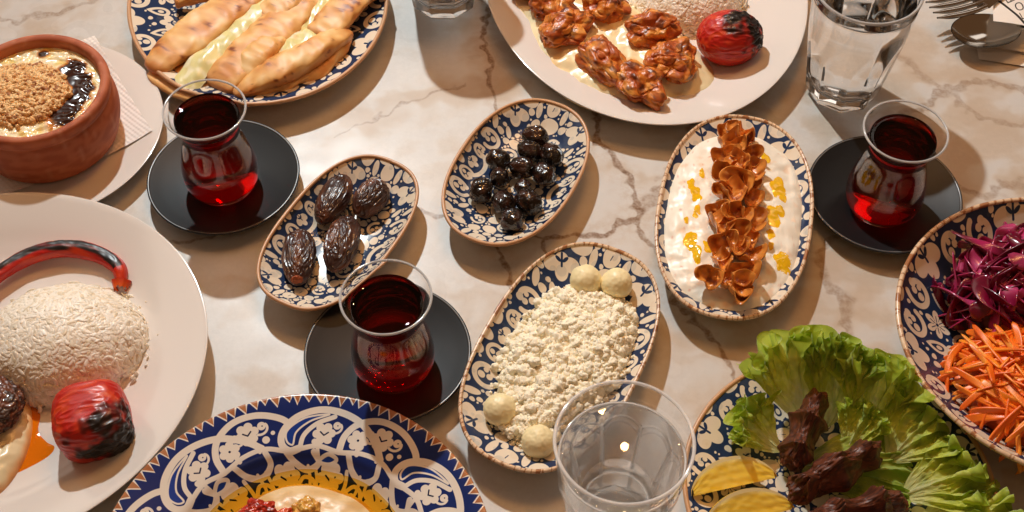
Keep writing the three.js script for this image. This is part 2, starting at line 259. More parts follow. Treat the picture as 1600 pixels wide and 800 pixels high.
  const Rn = rng(4); for (let k = 0; k < 104; k++) {               // terracotta teeth with a pale outline
    const a = k / 104 * 2 * PI + (Rn() - 0.5) * 0.012, w = 0.024 + Rn() * 0.01, d = 0.34 + Rn() * 0.28, sk = (Rn() - 0.5) * 0.03;
    x.fillStyle = W; x.beginPath(); x.moveTo(cos(a - w * 1.25) * 11.85, sin(a - w * 1.25) * 11.85); x.lineTo(cos(a + sk) * (11.55 - d), sin(a + sk) * (11.55 - d)); x.lineTo(cos(a + w * 1.25) * 11.85, sin(a + w * 1.25) * 11.85); x.fill();
    x.fillStyle = Rn() < 0.5 ? '#b5764a' : '#a8683e'; x.beginPath(); x.moveTo(cos(a - w) * 11.85, sin(a - w) * 11.85); x.lineTo(cos(a + sk + 0.004) * (11.66 - d), sin(a + sk + 0.004) * (11.66 - d)); x.lineTo(cos(a + w * 0.8) * 11.85, sin(a + w * 0.8) * 11.85); x.fill();
  }
  return canvasTex(c);
})();
const glaze = { roughness: 0.2, specularIntensity: 0.9 };
const ovalGlaze = std({ map: ovalTex, ...glaze }), ovalGlaze2 = std({ map: ovalTex2, ...glaze }), roundGlaze = std({ map: roundTex, ...glaze }), blueGlaze = std({ map: arabesqueTex, ...glaze });
const outsideGlaze = std({ color: hex(226, 205, 178), ...glaze }), rimBrown = std({ color: hex(205, 156, 112), roughness: 0.35 }), rimPainted = std({ color: 0xffffff, vertexColors: true, roughness: 0.25 });
// inner, outer: [[rho, y]...] with rho as a share of the outline
function dish(name, label, [x, z], ry, shape, size, inner, outer, rimY, rimR, mat, ticks, cat = 'dish', y0 = 0) {
  const t = thing(name, label, cat, [x, y0, z], ry), uvf = (p) => [p[0] / size[0] + 0.5, 0.5 - p[2] / size[1]];
  part('glazed_inside', turn(smoothProf(inner, 40).reverse(), shape, 144, null, uvf), mat, t);
  part('bowl', turn(smoothProf(outer, 40), shape, 96), outsideGlaze, t);
  const R = rng(77 + x * 10), cell = []; for (let i = 0; i < 160; i++) cell.push(R());
  part('rim', grid(ticks ? 720 : 160, 12, (u, v) => {
    const s = shape(u * 2 * PI), a = v * 2 * PI, l = Math.hypot(s[0], s[1]), w = 1 + 0.06 * N(u * 40, 3, x), k = 1 - rimR * 0.35 / l; return [s[0] * k + s[0] / l * cos(a) * rimR * w, rimY + sin(a) * rimR * w, s[1] * k + s[1] / l * cos(a) * rimR * w];
  }, ticks && ((u, v) => { const i = u * 110 + (v - 0.5) * (cell[Math.floor(u * 110) % 160] - 0.5) * 2, f = i - Math.floor(i), on = cell[((Math.floor(i) % 160) + 160) % 160]; return f < 0.16 + 0.1 * on || (on > 0.86) ? lin(168, 112, 72) : mix(lin(232, 205, 172), lin(214, 172, 130), on * 0.7); })), ticks ? rimPainted : rimBrown, t);
  return t;
}
const ovalIn = [[0, 0.6], [0.3, 0.65], [0.55, 0.79], [0.7, 1.02], [0.84, 1.55], [0.94, 2.02], [0.985, 2.2]], ovalOut = [[0, 0.3], [0.5, 0.3], [0.52, 0], [0.58, 0], [0.62, 0.25], [0.76, 0.75], [0.9, 1.5], [1.0, 2.15]];
const oval = (label, p, a, b, n, rot, ticks) => dish('oval_dish', label, p, -rot, superE(a, b, n), [a * 2.02, b * 2.02], ovalIn, ovalOut, 2.18, 0.15, p[0] > 10 || p[0] < -10 ? ovalGlaze2 : ovalGlaze, ticks);
oval('small oval blue patterned dish holding black olives', [0.35, -6.21], 7.17, 4.5, 2.3, -1.139, false);
oval('small oval blue patterned dish holding four dates', [-12.04, -0.69], 7.13, 4.13, 2.55, -1.08, false);
oval('oval blue patterned dish holding crumbled white cheese and butter balls', [3.26, 9.39], 9.18, 5.27, 2.5, -1.132, true);
oval('oval blue patterned dish filled with yogurt meze', [15.72, -2.28], 9.24, 5.38, 2.35, -1.368, true);
const plateIn = [[0, 0.9], [0.45, 0.9], [0.62, 1.0], [0.76, 1.4], [0.9, 1.9], [0.985, 2.2]], plateOut = [[0, 0.35], [0.55, 0.35], [0.57, 0], [0.62, 0], [0.64, 0.35], [0.8, 1.1], [1.0, 2.1]];
{
  const s = superE(11.9, 10.3, 2); dish('patterned_plate', 'round blue patterned plate with brown rim holding the cheese pide', [-20.41, -24.42], -1.304, s, [24, 24], plateIn, plateOut, 2.15, 0.17, roundGlaze, false, 'plate');
  dish('patterned_plate', 'blue patterned plate under lettuce, lemon and dark kofte', [20.0, 19.2], 0.3, superE(9.5, 9.5, 2), [20, 20], plateIn.map(([a, b]) => [a, b * 0.9]), plateOut.map(([a, b]) => [a, b * 0.9]), 1.94, 0.16, roundGlaze, false, 'plate');
  dish('salad_bowl', 'deep blue patterned bowl holding red cabbage and shredded carrot', [35.63, 9.31], 0.9, superE(10.85, 10.85, 2), [23, 23], [[0, 1.0], [0.4, 1.0], [0.6, 1.4], [0.78, 2.5], [0.92, 3.8], [0.985, 4.5]], [[0, 0.4], [0.42, 0.4], [0.44, 0], [0.5, 0], [0.54, 0.5], [0.74, 1.7], [0.9, 3.2], [1.0, 4.45]], 4.48, 0.17, roundGlaze, true, 'bowl');
  const b = thing('arabesque_plate', 'cobalt blue plate with white arabesque painting holding hummus', 'plate', [-12.71, 0, 24.67], -0.047), uvf = (p) => [p[0] / 23.6 + 0.5, 0.5 - p[2] / 23.6], sh = superE(11.74, 11.74, 2);
  part('glazed_inside', turn(smoothProf([[0, 0.8], [0.4, 0.8], [0.55, 0.95], [0.64, 1.5], [0.69, 1.95], [0.72, 2.07], [0.83, 2.32], [0.95, 2.62], [0.99, 2.68], [1.0, 2.62]], 60).reverse(), sh, 180, null, uvf), blueGlaze, b);
  part('plate_body', turn(smoothProf([[0, 0.3], [0.4, 0.3], [0.42, 0], [0.46, 0], [0.55, 0.4], [0.66, 1.4], [0.74, 1.85], [0.86, 2.1], [0.97, 2.4], [1.0, 2.62]], 50), sh, 120), outsideGlaze, b);
}
// ---------- white plates, saucers ----------
const china = std({ color: hex(230, 223, 216), roughness: 0.14, clearcoat: 0.6, clearcoatRoughness: 0.06 });
function whitePlate(label, [x, z], ry, a, b, rim, y0 = 0) {
  const k = rim / 2.4, t = thing('white_plate', label, 'plate', [x, y0, z], ry);
  part('plate_body', turn(smoothProf([[0, 0.75], [0.4, 0.75], [0.62, 0.85], [0.72, 1.15], [0.84, 1.75], [0.95, 2.25], [0.985, 2.38], [1, 2.4], [1.004, 2.3], [0.99, 2.12], [0.85, 1.3], [0.72, 0.5], [0.66, 0.3], [0.64, 0], [0.6, 0], [0.58, 0.25], [0, 0.3]].map(([r, y]) => [r, y * k]), 90).reverse(), superE(a, b, 2), 160), china, t);
  return t;
}
whitePlate('large white plate holding rice, tomato and red pepper at the left edge', [-34.9, 10.3], 0.2, 15, 14.0, 2.5);
whitePlate('large white plate holding chicken pieces on puree at the top', [10.73, -27.2], -1.454, 16.7, 13.0, 2.3);
whitePlate('small white plate under the clay bowl of rice pudding', [-35.3, -11.0], 0, 9.05, 9.05, 1.45);
const blackGlaze = std({ color: hex(17, 17, 18), roughness: 0.46, specularIntensity: 0.75 }), edgeHighlight = std({ color: hex(150, 150, 150), roughness: 0.3 });
function saucer(label, x, z) {
  const t = thing('black_saucer', label, 'saucer', [x, 0, z]);
  part('saucer_body', turn(smoothProf([[0, 0.55], [1.9, 0.55], [2.3, 0.58], [3.2, 0.78], [4.4, 1.12], [5.3, 1.42]], 40).reverse(), round, 120), blackGlaze, t);
  part('underside', turn(smoothProf([[0, 0.2], [2.4, 0.2], [2.5, 0], [2.9, 0], [3.1, 0.2], [4.4, 0.7], [5.5, 1.34]], 40), round, 120), blackGlaze, t);
  part('rim', grid(140, 10, (u, v) => { const a = u * 2 * PI, b = v * 2 * PI, r = 5.42 + 0.11 * cos(b); return [cos(a) * r, 1.38 + 0.09 * sin(b), -sin(a) * r]; }, (u, v) => mix(lin(34, 34, 36), lin(150, 148, 145), pow(max(0, cos((v - 0.33) * 2 * PI)), 10) * (0.7 + 0.3 * N(u * 30)))), std({ vertexColors: true, roughness: 0.25 }), t);  // pale highlight line painted into the rim colour
}
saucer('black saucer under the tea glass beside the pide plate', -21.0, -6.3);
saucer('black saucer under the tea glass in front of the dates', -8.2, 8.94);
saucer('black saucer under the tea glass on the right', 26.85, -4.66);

// ---------- glasses ----------
const glass = std({ color: 0xffffff, roughness: 0.0, transmission: 1, thickness: 0.003, ior: 1.5 });
const water = std({ color: 0xffffff, roughness: 0.0, transmission: 1, thickness: 0.03, ior: 1.33 });
const tea = std({ color: 0xffffff, roughness: 0.0, transmission: 1, thickness: 0.03, ior: 1.34, attenuationColor: new THREE.Color(0.965, 0.13, 0.022), attenuationDistance: 0.009 });
{
  const outer = smoothProf([[0, 0.06], [1.2, 0], [1.75, 0.02], [2.25, 0.3], [2.62, 1.0], [2.74, 1.9], [2.6, 3.1], [2.28, 4.4], [2.06, 5.4], [2.05, 6.0], [2.28, 6.9], [2.68, 7.7], [2.85, 8.0]], 60);
  const inner = smoothProf([[2.74, 8.04], [2.58, 7.72], [2.17, 6.9], [1.93, 6.0], [1.94, 5.4], [2.16, 4.4], [2.48, 3.1], [2.6, 1.9], [2.46, 1.1], [2.0, 0.62], [1.2, 0.5], [0, 0.48]], 60);
  const lip = []; for (let i = 1; i < 6; i++) { const a = i / 6 * PI; lip.push([2.795 + 0.055 * cos(a), 8.02 + 0.06 * sin(a)]); }
  const gGlass = turn([...outer, ...lip, ...inner], round, 128);
  const level = 7.2, body = inner.filter(([r, y]) => y < level).map(([r, y]) => [r ? r + 0.05 : 0, y - 0.03]);
  const gTea = turn([[0, level], [0.8, level], [1.5, level], [1.85, level], [1.98, level + 0.002], [2.16, level + 0.03], [2.25, level + 0.09], ...body].reverse(), round, 128);
  const lipM = std({ color: 0xffffff, roughness: 0.06, transmission: 0.62, thickness: 0, ior: 1.5, clearcoat: 0.6, clearcoatRoughness: 0.03 }), gLip = grid(120, 10, (u, v) => { const a = u * 2 * PI, b = v * 2 * PI, r = 2.8 + 0.085 * cos(b); return [cos(a) * r, 8.03 + 0.075 * sin(b), -sin(a) * r]; });  // milky ring added over the lip so the tea glass rim looks bright
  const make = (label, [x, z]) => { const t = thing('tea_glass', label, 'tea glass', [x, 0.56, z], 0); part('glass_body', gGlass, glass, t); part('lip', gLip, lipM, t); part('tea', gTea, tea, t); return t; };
  make('tulip glass of dark tea on the black saucer beside the pide plate', [-21.05, -6.1]);
  make('tulip glass of dark tea on the black saucer in front of the dates', [-7.75, 9.6]);
  make('tulip glass of dark tea on the black saucer at the right', [26.6, -4.1]);
}
{
  const nF = 9, H = 10.6, R0 = 2.9, R1 = 3.92;
  const R = (y) => R0 + (R1 - R0) * pow(clamp(y / H), 0.85), D = curve([[0, 0.36], [2, 0.33], [4.5, 0.24], [6.3, 0.06], [6.8, 0], [20, -1]]);
  const facet = (y, t) => { const s = 2 * PI / nF, f = ((t % s) + s) % s - s / 2, rp = (R(y) - D(y)) / cos(f) , k = 0.05, a = R(y), h = clamp(0.5 + 0.5 * (rp - a) / k); return lerp(rp, a, h) - k * h * (1 - h); };
  const ys = []; for (let i = 0; i <= 60; i++) ys.push(0.28 + (H - 0.3) * pow(i / 60, 1.1));
  const inP = smoothProf([[R1 - 0.2, H], [R1 - 0.26, H - 0.4], [R(7) - 0.3, 7], [R(4) - 0.42, 4], [R(2) - 0.55, 2.0], [1.9, 1.25], [1.0, 1.05], [0, 1.0]], 60);
  const rows = [[0, 0.14, 0], [1.9, 0.1, 0], [2.15, 0, 0.5], [2.45, 0.02, 0.8], ...ys.map((y) => [0, y, 2])];
  for (let i = 0; i <= 6; i++) { const a = i / 6 * PI; rows.push([R1 - 0.1 + 0.1 * cos(a), H + 0.1 * sin(a), 0]); }
  rows.push(...inP.slice(1).map(([r, y]) => [r, y, 0]));
  const g = grid(216, rows.length - 1, (u, v) => { const q = rows[Math.round(v * (rows.length - 1))], a = u * 2 * PI; let r = q[0]; if (q[2] === 2) r = facet(q[1], a) - (q[1] < 0.6 ? pow((0.6 - q[1]) / 0.32, 2) * 0.16 : 0); else if (q[2]) r = lerp(q[0], q[0] * facet(0.3, a) / R0, q[2]); return [cos(a) * r, q[1], sin(a) * r]; });
  const lipT = std({ color: 0xffffff, roughness: 0.06, transmission: 0.62, thickness: 0, ior: 1.5, clearcoat: 0.6, clearcoatRoughness: 0.03 }), gl = grid(120, 10, (u, v) => { const a = u * 2 * PI, b = v * 2 * PI, r = R1 - 0.1 + 0.12 * cos(b); return [cos(a) * r, H + 0.01 + 0.12 * sin(b), -sin(a) * r]; });  // whitish ring laid on the tumbler lip to imitate its bright edge
  const waterGeo = (lv) => { const b = inP.filter(([r, y]) => y < lv).map(([r, y]) => [r ? r + 0.05 : 0, y - 0.03]), r0 = b[0][0]; return turn([[0, lv], [r0 * 0.3, lv], [r0 * 0.6, lv], [r0 - 0.4, lv], [r0 - 0.25, lv], [r0 - 0.18, lv + 0.005], [r0 - 0.06, lv + 0.04], [r0 + 0.02, lv + 0.12], ...b].reverse(), round, 128); };
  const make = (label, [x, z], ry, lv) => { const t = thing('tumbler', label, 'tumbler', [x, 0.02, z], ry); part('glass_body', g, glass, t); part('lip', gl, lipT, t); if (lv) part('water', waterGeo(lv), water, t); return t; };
  {                                                                  // the nearest tumbler: thin walls, thick base, milky ribs and lip as added highlights
    const brightEdgeM = std({ color: 0xffffff, roughness: 0.08, transmission: 0.5, thickness: 0, ior: 1.5, clearcoat: 0.6, clearcoatRoughness: 0.03 }), t = thing('tumbler', 'faceted tumbler of water in front of the cheese dish at the bottom', 'tumbler', [6.2, 0.02, 20.8], 0.1), pane = std({ color: new THREE.Color(0.985, 0.985, 0.98), roughness: 0, transmission: 1, thickness: 0, ior: 1.5 });
    const skin = [0.25, ...ys.slice(1)].map((y) => y);
    part('glass_body', grid(216, skin.length - 1, (u, v) => { const y = skin[Math.round(v * (skin.length - 1))], a = u * 2 * PI, r = facet(y, a); return [cos(a) * r, y, sin(a) * r]; }), pane, t);
    part('rim', grid(140, 14, (u, v) => { const a = u * 2 * PI, b = v * 2 * PI, r = R1 - 0.07 + 0.11 * cos(b); return [cos(a) * r, H + 0.1 * sin(b), -sin(a) * r]; }), brightEdgeM, t);
    const bs = [[0, 0.12], [1.9, 0.08], [2.2, 0], [2.5, 0.06], [2.62, 0.3], [2.66, 0.7], [2.5, 1.0], [2.0, 1.06], [0, 1.0]]; part('glass_base', grid(160, bs.length - 1, (u, v) => { const q = bs[Math.round(v * (bs.length - 1))], a = u * 2 * PI, r = q[0] * lerp(1, facet(0.5, a) / R(0.5), 0.9) * 0.985; return [cos(a) * r, q[1], sin(a) * r]; }), glass, t);
    for (let k = 0; k < nF; k++) { const a = (k + 0.5) * 2 * PI / nF, pts = []; for (let i = 0; i <= 12; i++) { const y = 0.6 + i / 12 * 5.6, r = facet(y, a) - 0.1; pts.push([cos(a) * r, y, sin(a) * r]); } part('bright_cut_edge', tube(pts, (v) => 0.15 * (1 - 0.4 * v), 12, 24), brightEdgeM, t);
      const m0 = k * 2 * PI / nF, arc = []; for (let i = 0; i <= 12; i++) { const f = (i / 12 - 0.5) * 2 * PI / nF * 0.98, y = 6.75 - 1.1 * pow(abs(i / 6 - 1), 2), r = R(y) - 0.08; arc.push([cos(m0 + f) * r, y, sin(m0 + f) * r]); } part('bright_cut_edge', tube(arc, () => 0.09, 10, 24), brightEdgeM, t);
      const b0 = facet(0.5, (k - 0.5) * 2 * PI / nF) - 0.12, b1 = facet(0.5, (k + 0.5) * 2 * PI / nF) - 0.12, c0 = (k - 0.5) * 2 * PI / nF, c1 = (k + 0.5) * 2 * PI / nF; part('bright_cut_edge', tube([[cos(c0) * b0, 0.7, sin(c0) * b0], [(cos(c0) * b0 + cos(c1) * b1) / 2, 0.7, (sin(c0) * b0 + sin(c1) * b1) / 2], [cos(c1) * b1, 0.7, sin(c1) * b1]], () => 0.07, 8, 8), brightEdgeM, t); }
    part('base_ring', grid(120, 10, (u, v) => { const a = u * 2 * PI, b = v * 2 * PI, r = 1.9 + 0.07 * cos(b); return [cos(a) * r, 1.1 + 0.05 * sin(b), -sin(a) * r]; }), brightEdgeM, t);
    part('water_highlight', grid(140, 12, (u, v) => { const a = u * 2 * PI, b = v * 2 * PI, r = R(8.7) - 0.2 + 0.07 * cos(b); return [cos(a) * r, 8.72 + 0.07 * sin(b), -sin(a) * r]; }), brightEdgeM, t);  // ring added as the highlight round the water surface
    const lv = 8.7, wb = [[0, 1.08], [2.0, 1.1], [2.3, 1.2], [R(2) - 0.42, 2], [R(4) - 0.3, 4], [R(6) - 0.22, 6], [R(8) - 0.16, 8], [R(lv) - 0.13, lv + 0.1], [R(lv) - 0.22, lv + 0.03], [R(lv) - 0.36, lv + 0.003], [R(lv) - 0.48, lv], [2.4, lv], [1.2, lv], [0, lv]];
    part('water', turn(wb, round, 128), std({ color: 0xffffff, roughness: 0, transmission: 1, thickness: 0.03, ior: 1.33, transparent: true, opacity: 0.62 }), t);
  }
  make('tall faceted tumbler of water beside the large white plate at the top right', [25.6, -16.1], 0.35, 9.6);
  make('faceted tumbler at the top edge between the pide and chicken plates', [-5.6, -26.4], 0.17, 8.6);
}

// ---------- olives, dates ----------
const blobF = (seed, rx, ry, rz, amp, fr) => (x, y, z) => { const k = 1 + amp * fbm(x * fr + seed * 7.1, y * fr + seed * 3.3, z * fr + seed, 3) * 2; return [x * rx * k, y * ry * k, z * rz * k]; };
{
  const m = std({ color: 0xffffff, vertexColors: true, roughness: 0.2, clearcoat: 0.6, clearcoatRoughness: 0.12 });
  const vars = [0, 1, 2, 3].map((s) => ico(22, (x, y, z) => {
    const w = N(x * 1.6 + s * 9, y * 1.6, z * 1.6), rid = abs(N(x * 3.2 + s * 5, y * 2.1 + 4, z * 3.2)), k = 1 + w * 0.16 - (rid < 0.09 ? (0.09 - rid) * 0.5 : 0) + 0.008 * N(x * 9, y * 9, z * 9);
    return [x * 0.8 * k, y * 0.8 * k, z * 0.98 * k];
  }, (x, y, z) => mix(lin(20, 12, 10), lin(62, 34, 24), sm(-0.1, 0.5, N(x * 1.3 + s, y * 1.3 + 3, z * 1.3)))));
  const L = [[1.7, -9.9, 1.7, 1.45, 1.05, 'topmost black olive at the far end of the pile'], [1.3, -8.4, 1.75, 1.2, 1, 'second black olive down from the far end of the pile'], [2.9, -8.0, 1.75, 0.5, 1.05, 'black olive at the right edge of the pile, upper one'], [-1.0, -7.5, 1.75, 0.7, 1.02, 'black olive at the upper left of the pile'], [0.7, -6.7, 1.9, 1.3, 0.98, 'black olive in the middle of the pile with two dimples'], [2.3, -6.2, 1.75, 0.6, 1.03, 'black olive at the right edge of the pile, lower one'], [-0.9, -5.9, 1.7, 0.15, 0.86, 'narrow upright black olive left of the pile middle'], [-2.2, -4.7, 1.7, 2.7, 1.05, 'leftmost black olive lying apart from the pile'], [0.8, -5.0, 1.7, 0, 0.72, 'smallest round black olive below the pile middle'], [-0.6, -3.6, 1.7, 0.4, 1.02, 'black olive second from the near end, left one'], [1.2, -3.6, 1.7, 0.9, 1.08, 'black olive second from the near end, right one'], [0.0, -2.0, 1.7, 2.9, 1.03, 'nearest black olive at the lower end of the pile']];
  L.forEach(([x, z, y, r, s, lab], i) => { const o = single('black_olive', vars[i % 4], m, lab, 'olive', [x, y - 0.1, z], [0.3 * sin(i * 2), r, 0.4 * cos(i * 3)], 'black olives in the oval dish'); o.scale.setScalar(s); });
  const md = std({ color: 0xffffff, vertexColors: true, roughness: 0.3, clearcoat: 0.35, clearcoatRoughness: 0.25 });
  const dateGeo = (s, deep) => ico(60, (x, y, z) => {
    const taper = 1 - 0.12 * z, wx = x + 0.35 * N(x * 1.5 + s * 11, y * 1.5, z * 1.4), wy = y + 0.35 * N(x * 1.5, y * 1.5 + s * 7, z * 1.4 + 5);
    const r1 = 1 - abs(N(wx * 3.6 + s * 3, wy * 3.6, z * 1.5)) * 3.2, r2 = 1 - abs(N(wx * 6 + 9, wy * 6 + s * 5, z * 3.2)) * 3;
    const k = 1 + deep * (0.075 * max(0, r1) + 0.035 * max(0, r2)) - 0.04 + 0.05 * N(x * 1.4 + s, y * 1.4, z);
    return [x * 1.12 * taper * k, y * 0.95 * taper * k, Math.sign(z) * pow(abs(z), 0.9) * 2.15 * (1 + 0.02 * r1)];
  }, (x, y, z, q) => { const a = N(x * 1.2 + s * 4, y * 1.2, z * 0.8); return mix(mix(lin(58, 33, 26), lin(104, 60, 38), sm(-0.15, 0.45, a)), lin(88, 66, 62), sm(0.15, 0.6, N(x * 3 + s, y * 3, z * 3 + 8)) * 0.6); });
  const cap = ico(10, (x, y, z) => { const k = 1 + 0.14 * N(x * 4, y * 4, z * 4); return [x * 0.42 * k, y * 0.4 * k, z * 0.2 * k]; }), capM = std({ color: hex(150, 72, 30), roughness: 0.6 });
  const ends = [[[-12.1, -5.9], [-13.5, -1.6], 0.75, 0, 'long brown date with a smooth split skin at the upper left of the dish'], [[-9.3, -5.3], [-11.0, -2.4], 0.9, 0, 'short dark date at the upper right of the dish'], [[-14.9, -0.9], [-14.6, 3.7], 1.2, 1, 'wrinkled dark date at the left end of the dish with orange stem end'], [[-11.5, -2.1], [-12.3, 2.6], 1.25, 0, 'heavily wrinkled date in the middle of the dish']];
  ends.forEach(([a, b, deep, c, lab], i) => {
    const t = thing('date', lab, 'date', [(a[0] + b[0]) / 2, 1.72, (a[1] + b[1]) / 2], Math.atan2(b[0] - a[0], b[1] - a[1]), 'dates in the small oval dish'), g = dateGeo(i + 1, deep), len = Math.hypot(a[0] - b[0], a[1] - b[1]);
    t.scale.set(1, 1, len / 4.3); t.rotation.z = [0.3, -0.4, 0.1, -0.1][i]; part('date_flesh', g, md, t); const p = part('stem_end', cap, capM, t); p.position.set(0, (c ? 0.25 : -0.1) * CM, (c ? 1.98 : -2.05) * CM);
  });
}

// ---------- mounds ----------
// poly: outline in cm round (cx, cz); profile(rho) 0..1 -> height share; bump(x, z) in cm
function mound(poly, y0, h, prof, bump, nu = 160, nv = 40, col) {
  let cx = 0, cz = 0; for (const p of poly) { cx += p[0] / poly.length; cz += p[1] / poly.length; }
  const cv = new THREE.CatmullRomCurve3(poly.map((p) => new THREE.Vector3(p[0] - cx, 0, p[1] - cz)), true, 'centripetal'), ring = cv.getPoints(nu);
  const hh = (x, z, v) => h * prof(v) + bump(x, z, v) * (1 - sm(0.86, 1, v) * 0.8);
  const f = (u, v) => { const q = ring[Math.round(u * nu) % nu], x = q.x * v, z = q.z * v; return [x, hh(x + cx, z + cz, v), z]; };
  return { cx, cz, y0, ring, h: hh, geo: grid(nu, nv, (u, v) => f(1 - u, v), col && ((u, v, p) => col(p[0] + cx, p[2] + cz, v, p[1]))), at: (u, v) => { const p = f(u, v); return [p[0] + cx, p[1] + y0, p[2] + cz]; } };
}
const heightOf = (m, x, z) => {
  const dx = x - m.cx, dz = z - m.cz, a = Math.atan2(dz, dx), d = Math.hypot(dx, dz); let best = 9, bi = 0;
  for (let i = 0; i < m.ring.length - 1; i++) { let e = abs(Math.atan2(m.ring[i].z, m.ring[i].x) - a); if (e > PI) e = 2 * PI - e; if (e < best) { best = e; bi = i; } }
  const v = min(1, d / Math.hypot(m.ring[bi].x, m.ring[bi].z)); return m.y0 + m.h(x, z, v);
};
const dome = (v) => sqrt(max(0, 1 - v * v)), flatTop = (v) => pow(max(0, 1 - pow(v, 5)), 0.6);

// crumbled cheese and butter
{
  const poly = [[3.6, 3.9], [5.9, 3.9], [7.9, 5.4], [8.1, 7.5], [6.8, 11.5], [3.2, 14.4], [0.8, 15.9], [-0.9, 14.6], [-0.6, 9.8], [1.4, 6.0]];
  const R = rng(21), cheese = std({ color: hex(255, 246, 220), roughness: 0.8 }), t0 = mound(poly, 0.75, 1.35, flatTop, (x, z) => 0.35 * N(x * 0.7, z * 0.7, 2) + 0.2 * N(x * 2, z * 2, 5));
  const t = thing('crumbled_cheese', 'heap of crumbled white cheese in the oval dish', 'cheese', [t0.cx, t0.y0, t0.cz]);
  part('cheese_bed', t0.geo, cheese, t);
  const crumbs = [1, 2, 3, 4, 5].map((s) => ico(3, (x, y, z) => { const k = 1 + 0.45 * N(x * 1.9 + s * 5, y * 1.9, z * 1.9) + 0.2 * N(x * 4 + s, y * 4, z * 4); return [x * 0.3 * k, y * 0.24 * k, z * 0.26 * k]; }));
  const mats = crumbs.map(() => []); let big = 0;
  for (let i = 0; i < 7600; i++) {
    const u = R(), v = sqrt(R()) * 1.03, p = t0.at(u, min(1, v)); if (R() < 0.5 && v > 0.97) continue;
    const s = pow(R(), 3.2) * 1.15 + 0.2, k = Math.floor(R() * 5), jx = (R() - 0.5) * (v > 0.9 ? 0.9 : 0.1), jz = (R() - 0.5) * (v > 0.9 ? 0.9 : 0.1), X = [p[0] - t0.cx + jx, p[1] - t0.y0 + 0.08 + R() * 0.14 * s + (R() < 0.12 ? 0.15 : 0), p[2] - t0.cz + jz, R() * 6, R() * 6, R() * 6, s];
    if (s > 0.95 && big < 240) { big++; const m = part('crumb', crumbs[k], cheese, t); m.position.set(X[0] * CM, X[1] * CM, X[2] * CM); m.rotation.set(X[3], X[4], X[5]); m.scale.setScalar(s); } else mats[k].push(M4(...X));
  }
  crumbs.forEach((g, k) => instanced('fine_crumbs', g, cheese, mats[k], t));
  const bm = std({ color: hex(252, 236, 184), roughness: 0.45, clearcoat: 0.15, clearcoatRoughness: 0.3 }), bg = (s) => ico(20, (x, y, z) => { const k = 1 + 0.05 * N(x * 1.5 + s * 3, y * 1.5, z * 1.5) + 0.025 * N(x * 5, y * 5 + s, z * 5); return [x * 1.08 * k, y * 1.02 * k, z * 1.08 * k]; });
  [[5.0, 3.7, 2.2, 'butter ball on the cheese at the far end, left one'], [7.1, 4.0, 2.2, 'butter ball on the cheese at the far end, right one'], [-0.75, 13.7, 1.95, 'butter ball at the near end, left one by the rim'], [1.65, 16.0, 1.95, 'butter ball at the near end beside the water glass']].forEach(([x, z, y, lab], i) => single('butter_ball', bg(i + 1), bm, lab, 'butter ball', [x, y, z], [0, i, 0], 'pale butter balls on the cheese dish'));
}

